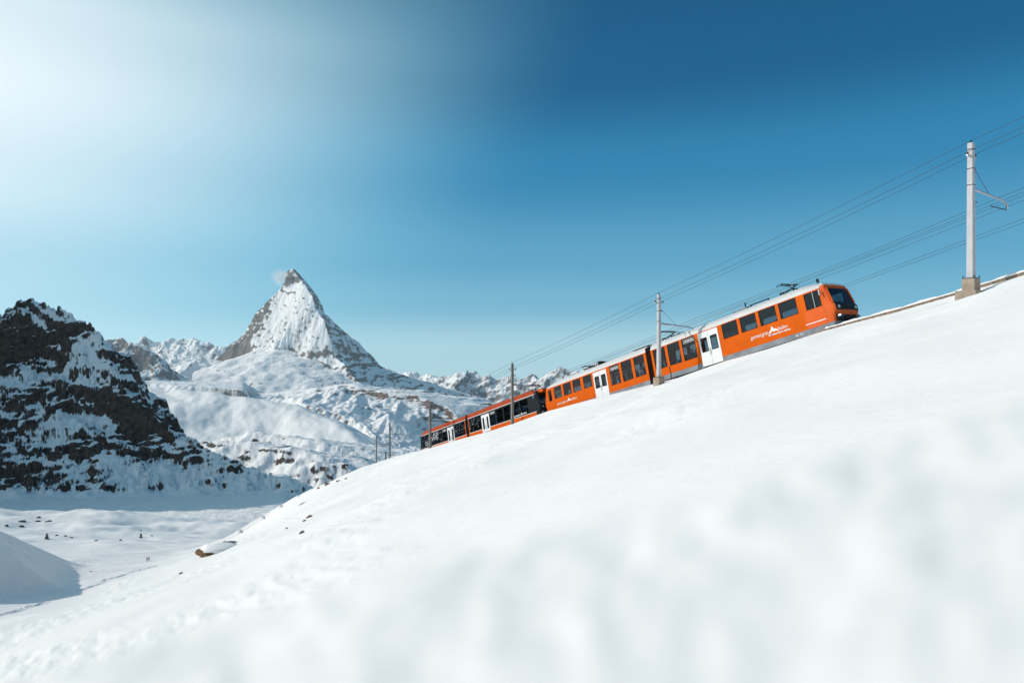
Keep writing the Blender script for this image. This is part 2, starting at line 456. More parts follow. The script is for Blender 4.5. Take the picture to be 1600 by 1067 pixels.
# finer grain on the near snow
nt = snow_near.node_tree
b = nt.nodes['Principled BSDF']
nf = noise_node(nt, 1.0, 7, 0.65, stretch=(0.9, 2.6, 2.6, math.atan2(UV[1], UV[0])))
bp0 = [n for n in nt.nodes if n.type == 'BUMP'][0]
bp2 = nt.nodes.new('ShaderNodeBump'); bp2.inputs['Strength'].default_value = 0.40; bp2.inputs['Distance'].default_value = 0.07
nt.links.new(nf.outputs['Fac'], bp2.inputs['Height']); nt.links.new(bp0.outputs[0], bp2.inputs['Normal']); nt.links.new(bp2.outputs[0], b.inputs['Normal'])
slope = mesh_grid('snow_slope', GX, GY, GZ, snow_near, {'rock': rk}, wrap=True)
tag(slope, kind='structure')

# ------------------------------------------------------------------ mountains
def ridge_field(x, y, pts, drop, warp=None, nearest=False):
    """height of a ridge polyline: pts are (px, py, d); drop(dist, h, side) is the fall away from it"""
    P = np.array([fp(*p) for p in pts]); best = np.full(x.shape, -1e9); near = np.full(x.shape, 1e9)
    for k in range(len(P) - 1):
        t, dist, side = seg_h(x, y, P[k], P[k + 1])
        h = P[k][2] * (1 - t) + P[k + 1][2] * t
        raw = dist
        if warp is not None: dist = np.maximum(dist + warp * np.minimum(dist / 12.0, 1), 0)
        z = h - drop(dist, h, side)
        if nearest:
            best = np.where(raw < near, z, best); near = np.minimum(near, raw)
        else:
            best = np.maximum(best, z)
    return best
def blur(Z, n):
    for _ in range(n):
        P = np.pad(Z, 1, mode='edge'); Z = (P[:-2, 1:-1] + P[2:, 1:-1] + P[1:-1, :-2] + P[1:-1, 2:] + 2 * P[1:-1, 1:-1]) / 6
    return Z
def patch(px0, px1, d0, d1, nc, nr, power=1.0):
    px = np.linspace(px0, px1, nc) if np.isscalar(px0) else px0; d = d0 + (d1 - d0) * np.linspace(0, 1, nr) ** power
    Dd, PX = np.meshgrid(d, px, indexing='ij')
    return (PX - 800) / F * Dd, Dd

# --- the dark rocky hill at the left
X, Y = patch(np.concatenate([np.linspace(-760, -120, 110, endpoint=False), np.linspace(-120, 600, 640)]), None, 225, 560, 0, 430)
def inv(x, y, z): return (800 + F * x / y, HZ - F * z / y, y)
pts = [(-420, 470, 520), (-150, 505, 485), (-30, 497, 470), (6, 491, 462), (14, 477, 459), (34, 468, 454), (52, 464, 451), (66, 466, 449), (92, 480, 445), (120, 494, 441), (140, 502, 438), (156, 518, 433), (167, 541, 428),
       (174, 566, 424), (183, 592, 420), (194, 606, 417), (232, 640, 412), (290, 680, 405), (350, 708, 400), (420, 736, 396), (500, 757, 393), (580, 776, 390)]
wv = 8 * fbm(X / 26, Y / 26, 4, 61)
def drop_r(q, h, side):
    Q = np.clip((h + 73) / 105, 0, 1.1) ** 1.4 * 27
    d1 = 1.75 * np.minimum(q, Q) + 0.62 * np.maximum(q - Q, 0)
    return np.where(side > 0, 1.2 * q, d1)
Zr = ridge_field(X, Y, pts, drop_r, wv, True)
Zr = np.maximum(Zr, ridge_field(X, Y, [inv(-405, 296, -40), inv(-418, 312, 50), inv(-425, 345, 92), inv(-435, 400, 105), inv(-450, 470, 110), inv(-480, 560, 110)], lambda q, h, sd_: 1.75 * q, wv))  # unseen ridge left of the frame, added to cast shade over hill and valley
up = sstep(Zr, -66, -20)
pxr = X / Y * F + 800
flat = -70 - 0.12 * np.maximum(Y - 290, 0) - 70 * sstep(pxr, 440, 560)
Zr = smax(Zr, flat, 4)
rough = sstep(Zr - flat, 0.8, 6)
Zr = Zr + (0.15 + 1.0 * rough) * (1.7 * ridged(X / 19, Y / 19, 4, 63) - 1.8 + 1.5 * fbm(X / 5.5, Y / 5.5, 4, 66))
for hgt, off, wgt, sd_ in ((10.0, 0.22, 0.42, 67), (3.4, -0.12, 0.50, 69)):
    tl = (Zr + off * X + hgt * 0.9 * fbm(X / 34, Y / 34, 4, sd_)) / hgt
    fr_ = tl - np.floor(tl)
    Zr = Zr + wgt * rough * hgt * (sstep(fr_, 0.45, 0.98) - fr_)
nz = grid_nz(X, Y, Zr)
big = fbm(X / 42 + 0.25 * Zr / 42, Zr / 26 + Y / 60, 3, 71)
fine = 0.6 * fbm(X / 6.5, Zr / 4.2 + Y / 9, 4, 73) + 0.4 * fbm(X / 2.6, Zr / 2.0 + Y / 5, 3, 74)
rock = 0.42 + (0.66 - nz) * 0.75 + 0.38 * big + 0.33 * fine - 0.06 * sstep(pxr, 140, 330)
rock = rock - 0.75 * (1 - rough)
m_hill = snowrock('dark_rock_and_snow', (0.022, 0.017, 0.014), (0.115, 0.078, 0.060), 0.55, amp=0.40, soft=0.05, bump=0.5, bumpscale=0.6)
tag(mesh_grid('rocky_hill', X, Y, Zr, m_hill, {'rock': rock}), kind='structure')

# --- snowy foothills in the middle distance
X, Y = patch(60, 720, 560, 2750, 720, 460, 1.2)
und = fbm((X + 0.7 * Y) / 240, (Y - 0.4 * X) / 520, 4, 81)
A = ridge_field(X, Y, [(40, 612, 2350), (120, 608, 2320), (222, 610, 2300), (316, 611, 2250), (410, 621, 2150), (457, 637, 2050), (504, 659, 1900), (544, 681, 1750), (597, 709, 1500), (640, 738, 1350), (700, 790, 1150), (760, 850, 980)],
                lambda q, h, sd_: np.where(sd_ > 0, 0.42 * q, 0.045 * q + 0.10 * softplus(q - 900, 150)), None, True)
A = blur(A, 60)
A = A + (24 * fbm((X + 0.7 * Y) / 420, (Y - 0.4 * X) / 900, 3, 81) + 6 * fbm((X + 0.5 * Y) / 110, (Y - 0.5 * X) / 300, 3, 84) + 0.8 * fbm(X / 30, Y / 70, 3, 85))
K1 = ridge_field(X, Y, [(330, 690, 1020), (378, 688, 1010), (410, 693, 1000), (445, 700, 985), (482, 704, 965), (520, 724, 935), (550, 747, 905), (575, 765, 880)],
                 lambda q, h, sd_: np.where(sd_ > 0, 0.25 * q, 0.55 * q), 14 * fbm(X / 50, Y / 50, 3, 86)) + 3.5 * fbm(X / 30, Y / 30, 4, 87)
K3 = ridge_field(X, Y, [(390, 676, 1250), (440, 680, 1230), (500, 690, 1190), (540, 712, 1150), (560, 735, 1100)],
                 lambda q, h, sd_: np.where(sd_ > 0, 0.2 * q, 0.5 * q), 10 * fbm(X / 50, Y / 50, 3, 88)) + 3 * fbm(X / 32, Y / 32, 3, 89)
stack = np.stack([A, K1, K3]); which = stack.argmax(0); Zf = stack.max(0)
nz = grid_nz(X, Y, Zf)
fine = fbm(X / 18, Y / 18 + Zf / 9, 4, 98); big = fbm(X / 90, Y / 90, 3, 99)
rock = 0.10 + np.clip(0.93 - nz, 0, 0.34) * 0.95 + 0.30 * fbm(X / 40, Zf / 7 + Y / 60, 4, 96) + 0.12 * fine + 0.16 * big + np.choose(which, [-0.06, 0.12, 0.06])
m_foot = snowrock('foothill_snow', (0.035, 0.03, 0.028), (0.12, 0.09, 0.075), 0.09, amp=0.42, soft=0.06, bump=2.0, bumpscale=0.06)
tag(mesh_grid('snowy_foothill', X, Y, Zf, m_foot, {'rock': rock}), kind='structure')

# --- terraces and cliff bands between the foothill and the peak
X, Y = patch(300, 830, 2300, 4500, 640, 420, 1.0)
K2 = ridge_field(X, Y, [(410, 630, 2950), (440, 631, 2900), (480, 633, 2850), (520, 641, 2800), (550, 654, 2750), (570, 664, 2700), (585, 680, 2600)],
                 lambda q, h, sd_: np.where(sd_ > 0, 0.3 * q, 1.0 * q), 18 * fbm(X / 70, Y / 70, 3, 91)) + 7 * fbm(X / 40, Y / 40, 4, 92)
cut = 24 + 34 * sstep(X, -900, -450) + 30 * fbm(X / 110, Y / 260, 3, 90)
B1pts = [(250, 640, 4100), (330, 626, 4000), (400, 615, 3900), (470, 608, 3800), (540, 602, 3720), (573, 606, 3650), (620, 611, 3600), (655, 618, 3550), (696, 630, 3500), (712, 648, 3420), (730, 676, 3350)]
B1 = ridge_field(X, Y, B1pts, lambda q, h, sd_: np.where(sd_ > 0, 0.10 * q, 1.05 * np.minimum(q, np.maximum(cut, 4)) + 0.11 * np.maximum(q - np.maximum(cut, 4), 0) + 0.12 * softplus(q - 600, 100)), 20 * fbm(X / 150, Y / 150, 3, 94), True)
B1 = B1 + 13 * fbm(X / 260, Y / 260, 3, 95) + 2.0 * fbm(X / 45, Y / 60, 3, 96)
M1 = ridge_field(X, Y, [(575, 672, 2750), (590, 655, 2770), (606, 646, 2780), (622, 655, 2770), (645, 676, 2740)], lambda q, h, sd_: 0.55 * q) + 5 * fbm(X / 40, Y / 40, 3, 97)
stack = np.stack([K2, B1, M1]); which = stack.argmax(0); Zf = stack.max(0)
nz = grid_nz(X, Y, Zf)
fine = fbm(X / 34, Y / 34 + Zf / 12, 4, 198); big = fbm(X / 120, Y / 120, 3, 199)
rock = 0.11 + np.clip(0.90 - nz, 0, 0.32) * 0.8 + 0.24 * fbm(X / 90, Zf / 9, 4, 197) + 0.16 * fine + 0.14 * big + np.choose(which, [0.08, 0.02, -0.10])
hb = np.interp(X / Y * F + 800, [p[0] for p in B1pts], [fp(*p)[2] for p in B1pts])
rock = rock + (which == 1) * sstep(X / Y * F + 800, 430, 590) * (0.30 * np.exp(-((hb - Zf - 30) / 20.0) ** 2) + 0.20 * np.exp(-((hb - Zf - 78) / 9.0) ** 2)) * (1 + 0.6 * fine)
m_band = snowrock('terrace_snow', (0.12, 0.075, 0.062), (0.26, 0.17, 0.14), 0.045, amp=0.42, soft=0.08, bump=1.5, bumpscale=0.03)
tag(mesh_grid('snowy_terraces', X, Y, Zf, m_band, {'rock': rock}), kind='structure')

# --- far range at the left
X, Y = patch(100, 420, 3300, 8200, 420, 420, 1.2)
L1 = ridge_field(X, Y, [(90, 520, 4700), (140, 536, 4650), (170, 531, 4600), (180, 529, 4600), (188, 527, 4590), (200, 533, 4550), (222, 543, 4500), (242, 557, 4450), (258, 574, 4400), (272, 594, 4350)],
                 lambda q, h, sd_: np.where(sd_ > 0, 0.9 * q, 0.95 * np.minimum(q, 190) + 0.3 * np.maximum(q - 190, 0)), 40 * fbm(X / 160, Y / 160, 4, 101)) + 14 * ridged(X / 120, Y / 120, 4, 102) - 14
L2 = ridge_field(X, Y, [(150, 552, 7600), (200, 545, 7600), (215, 538, 7550), (220, 532, 7500), (224, 528, 7500), (230, 533, 7500), (250, 536, 7500), (260, 531, 7500), (268, 529, 7500), (280, 531, 7450), (292, 529, 7400), (304, 531, 7400), (318, 535, 7300),
                        (328, 537, 7300), (336, 543, 7250), (346, 541, 7200), (356, 549, 7150), (380, 556, 7100), (430, 565, 7000)],
                 lambda q, h, sd_: 0.75 * np.minimum(q, 260) + 0.25 * np.maximum(q - 260, 0), 50 * fbm(X / 220, Y / 220, 4, 103)) + 22 * ridged(X / 150, Y / 150, 4, 104) - 14
N1 = ridge_field(X, Y, [(255, 596, 4900), (285, 580, 5200), (306, 562, 5600), (318, 556, 5800), (345, 563, 5700), (372, 575, 5500), (390, 592, 5000), (386, 606, 4600)],
                 lambda q, h, sd_: 0.42 * q, 40 * fbm(X / 200, Y / 200, 4, 105)) + 16 * fbm(X / 120, Y / 120, 4, 106)
S1 = ridge_field(X, Y, [(90, 593, 3700), (200, 596, 3700), (260, 600, 3650), (300, 604, 3600), (330, 612, 3600), (380, 640, 3600)], lambda q, h, sd_: np.where(sd_ > 0, 0.05 * q, 0.40 * np.minimum(q, 60) + .2 * np.maximum(q - 60, 0)), 40 * fbm(X / 120, Y / 120, 3, 107)) + 4 * fbm(X / 50, Y / 50, 3, 108)
stack = np.stack([L1, L2, N1, S1]); which = stack.argmax(0); Zl = stack.max(0)
Zl = Zl - 500 * sstep(X / Y * F + 800, 372, 420) ** 2
nz = grid_nz(X, Y, Zl)
rock = 0.16 + (0.86 - nz) * 0.9 + 0.24 * fbm(X / 90, Zl / 26, 4, 109) + 0.14 * fbm(X / 200, Y / 200, 3, 110) + np.choose(which, [0.22, 0.03, -0.02, -0.12])
m_left = snowrock('far_range_rock', (0.10, 0.095, 0.095), (0.22, 0.20, 0.19), 0.02, amp=0.40, soft=0.09, bump=8, bumpscale=0.012)
tag(mesh_grid('mountain_range_left', X, Y, Zl, m_left, {'rock': rock}), kind='structure')

# --- far range at the right, behind the train
X, Y = patch(560, 1130, 4600, 9400, 560, 380, 1.0)
Cr = ridge_field(X, Y, [(560, 572, 9200), (600, 577, 9000), (622, 580, 8900), (640, 583, 8700), (652, 581, 8600), (668, 586, 8400), (684, 588, 8300), (700, 590, 8200), (712, 586, 8000), (722, 581, 7900), (731, 579, 7800), (740, 581, 7800), (753, 588, 7700), (775, 590, 7600),
                        (800, 588, 7500), (820, 588, 7450), (836, 586, 7400), (845, 593, 7350), (852, 588, 7100), (858, 582, 7000), (867, 576, 6950), (876, 575, 6900), (890, 579, 6850), (905, 580, 6800), (920, 574, 6750), (936, 566, 6700), (950, 563, 6700), (970, 568, 6650), (1010, 585, 6600), (1090, 610, 6500)],
                 lambda q, h, sd_: 0.85 * np.minimum(q, 700) + 0.3 * np.maximum(q - 700, 0), 70 * fbm(X / 200, Y / 200, 4, 121))
Cr = Cr + 30 * ridged(X / 260, Y / 380, 4, 122) - 22 + 6 * fbm(X / 50, Y / 50, 3, 125)
spur = ridge_field(X, Y, [(731, 579, 7800), (716, 598, 7400), (702, 612, 7000), (712, 640, 6300), (730, 670, 5700)], lambda q, h, sd_: 0.95 * q, 60 * fbm(X / 180, Y / 180, 4, 126)) + 20 * ridged(X / 130, Y / 130, 4, 127) - 16
gl = ridge_field(X, Y, [(600, 590, 8200), (650, 606, 7400), (690, 622, 6600), (700, 640, 5800)], lambda q, h, sd_: 0.22 * q)
nun = ridge_field(X, Y, [(662, 618, 5600), (668, 614, 5600), (676, 622, 5600)], lambda q, h, sd_: 1.3 * q)
stack = np.stack([Cr, spur, gl, nun]); which = stack.argmax(0); Zc = stack.max(0)
nz = grid_nz(X, Y, Zc)
rock = 0.27 + np.clip(0.80 - nz, -.2, .35) * 0.8 + 0.26 * fbm(X / 110, Y / 110 + Zc / 60, 4, 128) + 0.12 * fbm(X / 300, Y / 300, 3, 129) + np.choose(which, [0.06, 0.14, -0.5, 0.2])
rock = rock - 0.3 * (1 - sstep((X / Y) * F + 800, 640, 700)) * (which == 0)
m_right = snowrock('right_range_rock', (0.13, 0.125, 0.125), (0.27, 0.25, 0.24), 0.018, amp=0.42, soft=0.09, bump=5, bumpscale=0.012)
tag(mesh_grid('mountain_range_right', X, Y, Zc, m_right, {'rock': rock}), kind='structure')

# --- the great pyramid peak
S = fp(457.7, 419.5, 6000)
X, Y = patch(300, 760, 4100, 7300, 620, 640, 1.0)
VF = S[:2] / np.linalg.norm(S[:2]); VL = np.array([VF[1], -VF[0]])       # away from the viewer, and to the right
def prof(e, px_py, extra):
    e = e[0] * VL + e[1] * VF; e /= np.linalg.norm(e); out = [(0, S[2])]
    for px, py in px_py:
        k = (px - 800) / F
        r = (k * S[1] - S[0]) / (e[0] - k * e[1]); z = (HZ - py) / F * (S[1] + r * e[1])
        if r > out[-1][0]: out.append((r, z))
    r, z = out[-1]
    for dr, sl in extra: r, z = r + dr, z - dr * sl; out.append((r, z))
    return math.atan2(e[1], e[0]), np.array(out)
LEFT = prof((-1, 0.22), [(451, 422), (446.7, 426.8), (445.2, 441), (434.5, 454.8), (415, 473), (398, 490), (392, 503), (384.6, 519.4), (364, 534), (348, 552.3), (325, 572)], [(600, 0.7), (2500, 0.3)])
RIGHT = prof((1, 0.25), [(463, 423), (472, 433), (483, 446), (494, 460), (501.6, 475.6), (506.5, 497), (517.4, 501), (530, 510), (546.7, 524.3), (578.4, 551), (597.8, 571.8), (634.4, 600), (659, 622), (700, 650)], [(600, 0.6), (2500, 0.3)])
HORN = prof((0.42, -0.90), [(466, 432), (476, 444), (488, 463), (493, 482), (506, 502), (512.5, 524), (519, 542), (526, 558.4), (541, 575), (560, 596), (575, 611)], [(500, 0.25), (2500, 0.22)])
BACK = prof((0.1, 1), [], [(700, 1.2), (2500, 0.5)])
def tab(T, r): return np.interp(r, T[1][:, 0], T[1][:, 1])
dx, dy = X - S[0], Y - S[1]
r = np.hypot(dx, dy); th = np.arctan2(dy, dx)
rw = r + 26 * fbm(X / 170, Y / 170, 4, 141) * sstep(r, 60, 400)
ring = sorted([LEFT, RIGHT, HORN, BACK], key=lambda t: t[0] % (2 * np.pi))
thm = (th - ring[0][0]) % (2 * np.pi)
angs = [(t[0] - ring[0][0]) % (2 * np.pi) for t in ring] + [2 * np.pi]
Zm = np.zeros_like(X); on_shelf = np.zeros_like(X)
for k in range(4):
    T0, T1 = ring[k], ring[(k + 1) % 4]
    a0, a1 = angs[k], angs[k + 1]
    m = (thm >= a0) & (thm <= a1)
    dth = a1 - a0; tt = thm - a0
    # near the summit a flat face spanned by the two ridges, further out a plain blend between them
    w0 = np.sin(np.clip(dth - tt, 0, np.pi)) / np.sin(dth); w1 = np.sin(np.clip(tt, 0, np.pi)) / np.sin(dth)
    f0, f1 = 1 - tt / dth, tt / dth
    d0, d1 = S[2] - tab(T0, rw), S[2] - tab(T1, rw)
    pl = 1 - sstep(r, 800, 1300)
    z = S[2] - (pl * (w0 * d0 + w1 * d1) + (1 - pl) * (f0 * d0 + f1 * d1))
    if T0 is LEFT or T1 is HORN: shelf = -38 - 0.31 * (r - 430) + 20 * fbm(X / 260, Y / 260, 3, 140) - 190 * (1 - sstep(np.abs((th - LEFT[0] + np.pi) % (2 * np.pi) - np.pi), 0.15, 0.75)); on_shelf = np.where(m, sstep(shelf - z, -30, 40), 0); z = smax(z, shelf, 40)      # snow shelf at the foot of the sunny face
    elif T0 is HORN: z = smax(z, -170 - 0.30 * (r - 700), 60)
    Zm = np.where(m, z, Zm)
a_east = (th - HORN[0]) % (2 * np.pi)                 # 0 at the near ridge, growing clockwise or not
east = ((LEFT[0] % (2 * np.pi)) < (th % (2 * np.pi))) & ((th % (2 * np.pi)) < (HORN[0] % (2 * np.pi)))
amp = sstep(r, 40, 350) * (1 - 0.8 * on_shelf)
Zm = Zm + amp * (6 * ridged((dx * VL[0] + dy * VL[1]) / 80, r / 420, 4, 143) - 4 + 3 * ridged(th * 13, r / 600, 3, 142) - 2 + 6 * fbm(X / 80, Y / 80, 4, 144)) * (1 - 0.6 * sstep(r, 700, 1000)) + 2.5 * (1 - 0.65 * on_shelf) * fbm(X / 22, Y / 22, 3, 145)
Zm = Zm + 9 * fbm(X / 34, Y / 34, 4, 139) * (1 - sstep(r, 60, 260)) * sstep(r, 5, 40)
low = 1 - sstep(Zm, -200, 60)
Zm = Zm + low * 16 * fbm(X / 320, Y / 320, 3, 146)
# rock bands low on the face
band = np.abs((((Zm + 30 * fbm(X / 240, Y / 240, 3, 147)) / 95.0) % 1.0) - 0.5) * 2
Zm = Zm + 8 * low * (band - 0.5)
nz = grid_nz(X, Y, Zm)
pxm = X / Y * F + 800; pym = HZ - Zm / Y * F
dleft = ((th % (2 * np.pi)) - (LEFT[0] % (2 * np.pi)))
streak = 0.6 * fbm(th * 16, r / 260, 4, 148) + 0.7 * fbm((dx * VL[0] + dy * VL[1]) / 38, Zm / 120, 4, 152)
fine = fbm(X / 40, Zm / 26, 4, 149)
rock = 0.22 + 0.17 * fine + 0.20 * streak + (0.55 - nz) * 0.5
rock = rock + 0.34 * sstep(Zm, S[2] - 170, S[2] - 120) * (1 + 0.8 * fine)                                            # bare summit block
lat = dx * VL[0] + dy * VL[1]
lines = np.abs((((Zm + 0.30 * lat + 26 * fbm(X / 150, Zm / 150, 3, 153)) / 52.0) % 1.0) - 0.5) * 2
rock = rock + 0.26 * sstep(lines, 0.66, 0.95) * (1 + 1.2 * fine) * (1 - on_shelf) * sstep(fbm(X / 120, Zm / 90, 2, 154), -0.25, 0.35)
rock = rock - 0.10 * on_shelf + 0.24 * np.exp(-((on_shelf - 0.45) / 0.22) ** 2) * (on_shelf > 0) * (1 + fine)
rock = rock + 0.44 * (1 + 0.6 * fine) * np.exp(-((dleft - 0.16) / 0.34) ** 2) * sstep(r, 110, 220) * (1 - sstep(Zm, S[2] - 190, S[2] - 120)) * (1 - sstep(r, 680, 950))   # brown wall under the left ridge
rock = rock + 0.26 * np.exp(-((Zm - (-10 + 60 * fbm(X / 300, Y / 300, 2, 150))) / 30.0) ** 2) * east * sstep(r, 300, 420)       # band at the foot of the face
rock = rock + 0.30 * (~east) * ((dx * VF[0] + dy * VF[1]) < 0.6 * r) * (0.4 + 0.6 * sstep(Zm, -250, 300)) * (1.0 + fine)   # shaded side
rock = rock + 0.34 * low * (1 - band) * (1 + 0.8 * fine) + 0.12 * low * fbm(X / 130, Y / 130, 3, 151)
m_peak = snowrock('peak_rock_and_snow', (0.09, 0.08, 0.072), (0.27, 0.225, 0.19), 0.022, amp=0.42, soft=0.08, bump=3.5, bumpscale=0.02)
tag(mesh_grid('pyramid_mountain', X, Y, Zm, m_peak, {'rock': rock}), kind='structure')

# ------------------------------------------------------------------ haze: thin even air round the whole place
hm = bpy.data.materials.new('thin_haze'); hm.use_nodes = True
hn = hm.node_tree; hn.nodes.clear()
ho = hn.nodes.new('ShaderNodeOutputMaterial'); hv = hn.nodes.new('ShaderNodeVolumePrincipled')
hv.inputs['Color'].default_value = (0.80, 0.93, 1.0, 1); hv.inputs['Density'].default_value = 0.000022; hv.inputs['Anisotropy'].default_value = 0.3
hn.links.new(hv.outputs[0], ho.inputs['Volume'])
tag(MB().box(-10500, 10500, -10500, 10500, -3200, 790).build('haze', hm), kind='stuff')

# ------------------------------------------------------------------ the trains
TM = Matrix(((D3[0], N3[0], U3[0], 0), (D3[1], N3[1], U3[1], 0), (D3[2], N3[2], U3[2], 0), (0, 0, 0, 1)))
HW = 1.35                                       # half width of the cars
def train_matrix(a):
    p = C0 - 3.25 * U3 - HW * N3 + a * D3
    m = TM.copy(); m.translation = Vector(p); return m
def wall_mesh(name, x0, x1, z0, z1, y, holes, mat, th=0.05):
    """a side wall in the xz plane with rectangular openings"""
    xs = sorted({x0, x1, *[h[0] for h in holes], *[h[1] for h in holes]}); zs = sorted({z0, z1, *[h[2] for h in holes], *[h[3] for h in holes]})
    xs = [v for v in xs if x0 <= v <= x1]; zs = [v for v in zs if z0 <= v <= z1]
    mb = MB(); yi = y - th * (1 if y > 0 else -1)
    for i in range(len(xs) - 1):
        for j in range(len(zs) - 1):
            cx, cz = (xs[i] + xs[i + 1]) / 2, (zs[j] + zs[j + 1]) / 2
            if any(h[0] < cx < h[1] and h[2] < cz < h[3] for h in holes): continue
            for yy in (y, yi):
                mb.poly([(xs[i], yy, zs[j]), (xs[i + 1], yy, zs[j]), (xs[i + 1], yy, zs[j + 1]), (xs[i], yy, zs[j + 1])], [(0, 1, 2, 3)])
    for h in holes + [(x0, x1, z0, z1)]:
        pts = [(h[0], h[2]), (h[1], h[2]), (h[1], h[3]), (h[0], h[3])]
        for k in range(4):
            a, c = pts[k], pts[(k + 1) % 4]
            mb.poly([(a[0], y, a[1]), (c[0], y, c[1]), (c[0], yi, c[1]), (a[0], yi, a[1])], [(0, 1, 2, 3)])
    return mb.mesh(name, mat)
def rrect(x0, x1, z0, z1, r, n=4):
    out = []
    for cx, cz, a0 in ((x1 - r, z1 - r, 0), (x0 + r, z1 - r, 90), (x0 + r, z0 + r, 180), (x1 - r, z0 + r, 270)):
        for k in range(n + 1):
            a = math.radians(a0 + 90 * k / n); out.append((cx + r * math.cos(a), cz + r * math.sin(a)))
    return out
def window(parent, x0, x1, z0, z1, side, mat, frame=0.05, r=0.10, name='window'):
    """a pane with a rubber frame that fills the corners of its opening"""
    y = side * (HW - 0.025); g = side * 0.008
    pane = MB(); p = rrect(x0 + .01, x1 - .01, z0 + .01, z1 - .01, r)
    pane.poly([(a, y, c) for a, c in p], [tuple(range(len(p)))])
    w = pane.build(name, mat, parent)
    inner = rrect(x0 + frame, x1 - frame, z0 + frame, z1 - frame, r)
    q = []
    for k, (a, c) in enumerate(inner):                       # outer ring follows the rectangular opening
        i = k // 5; t = (k % 5) / 4
        cx, cz = ((x1, z1), (x0, z1), (x0, z0), (x1, z0))[i]
        q.append((cx if True else a, cz))
    outer = []
    for k, (a, c) in enumerate(inner):
        i, t = k // 5, k % 5
        cx, cz = ((x1, z1), (x0, z1), (x0, z0), (x1, z0))[i]
        if t == 2: outer.append((cx, cz))
        elif (t < 2) == (i % 2 == 0): outer.append((cx, c))
        else: outer.append((a, cz))
    f = MB(); n = len(inner); yo = side * (HW - 0.004)
    f.poly([(a, yo, c) for a, c in outer] + [(a, yo, c) for a, c in inner] + [(a, y - g, c) for a, c in inner],
           [(k, (k + 1) % n, n + (k + 1) % n, n + k) for k in range(n)] + [(n + k, n + (k + 1) % n, 2 * n + (k + 1) % n, 2 * n + k) for k in range(n)])
    f.build('frame', M['rubber'], w)
    return w
def section(top=3.95, cant=3.25, half=HW, square=False):
    """roof cross-section from one lower roof edge over to the other"""
    h = top - cant
    if square:
        p = [(half, cant), (half - .01, cant + .25 * h), (half - .03, cant + .55 * h), (half - .09, cant + .80 * h), (half - .28, cant + .95 * h), (half * .4, cant + .99 * h), (0, top)]
        return p + [(-a, c) for a, c in p[-2::-1]]
    return [(half, cant), (half - .02, cant + .10 * h), (half - .07, cant + .32 * h), (half - .20, cant + .60 * h), (half - .45, cant + .82 * h), (half * .35, cant + .97 * h), (0, top),
            (-half * .35, cant + .97 * h), (-half + .45, cant + .82 * h), (-half + .20, cant + .60 * h), (-half + .07, cant + .32 * h), (-half + .02, cant + .10 * h), (-half, cant)]
def roof(parent, x0, x1, mat, top=3.95, cab=0, name='roof', square=False):
    mb = MB()
    n = max(2, int((x1 - x0) / 0.8))
    rings = []
    for k in range(n + 1):
        x = x0 + (x1 - x0) * k / n; q = (x - x0) if cab < 0 else ((x1 - x) if cab > 0 else 9)
        tp = top - (0.32 * max(0, 1 - q / 1.8) ** 2)
        rings.append([(x, y, z) for y, z in section(tp, square=square)])
    mb.loft(rings, closed=False, cap=False)
    for rg in (rings[0], rings[-1]): mb.poly(rg, [tuple(range(len(rg)))])
    return mb.build(name, mat, parent, smooth=True)
def seats(parent, x0, x1, step=1.77, z=0.95):
    """bench seats in pairs across the car"""
    mb = MB()
    for ys in (-1, 1):
        mb.box(-0.24, 0.24, ys * 0.30, ys * 1.22, 0.32, 0.46); mb.box(-0.06, 0.06, ys * 0.30, ys * 1.22, 0.46, 1.10)
        mb.box(-0.05, 0.05, ys * 0.5, ys * 1.0, 0, 0.32)
    me = mb.mesh('seat', M['seat']); x = x0
    while x < x1:
        o = bpy.data.objects.new('seat', me); o.location = (x, 0, z); link(o, parent); x += step
def text_mesh(name, body, size, mat, shear=0.0, weight=0.0):
    cu = bpy.data.curves.new(name, 'FONT'); cu.body = body; cu.size = size; cu.extrude = 0.004; cu.shear = shear; cu.offset = weight
    tmp = bpy.data.objects.new(name, cu); COL.objects.link(tmp)
    bpy.context.view_layer.update()
    dg = bpy.context.evaluated_depsgraph_get()
    me = bpy.data.meshes.new_from_object(tmp.evaluated_get(dg))
    bpy.data.objects.remove(tmp)
    me.materials.clear(); me.materials.append(mat)
    return me
def side_text(parent, name, body, x_start, z, size, mat, width=None, weight=0.0):
    """lettering on the viewer's side; text runs uphill, from large x to small x"""
    me = text_mesh(name, body, size, mat, weight=weight)
    o = bpy.data.objects.new(name, me)
    o.rotation_euler = (math.radians(90), 0, math.radians(180))
    o.location = (x_start, HW + 0.012, z)
    if width:
        xs = [v.co.x for v in me.vertices]; o.scale = (width / max(1e-3, max(xs) - min(xs)), 1, 1)
    return link(o, parent)
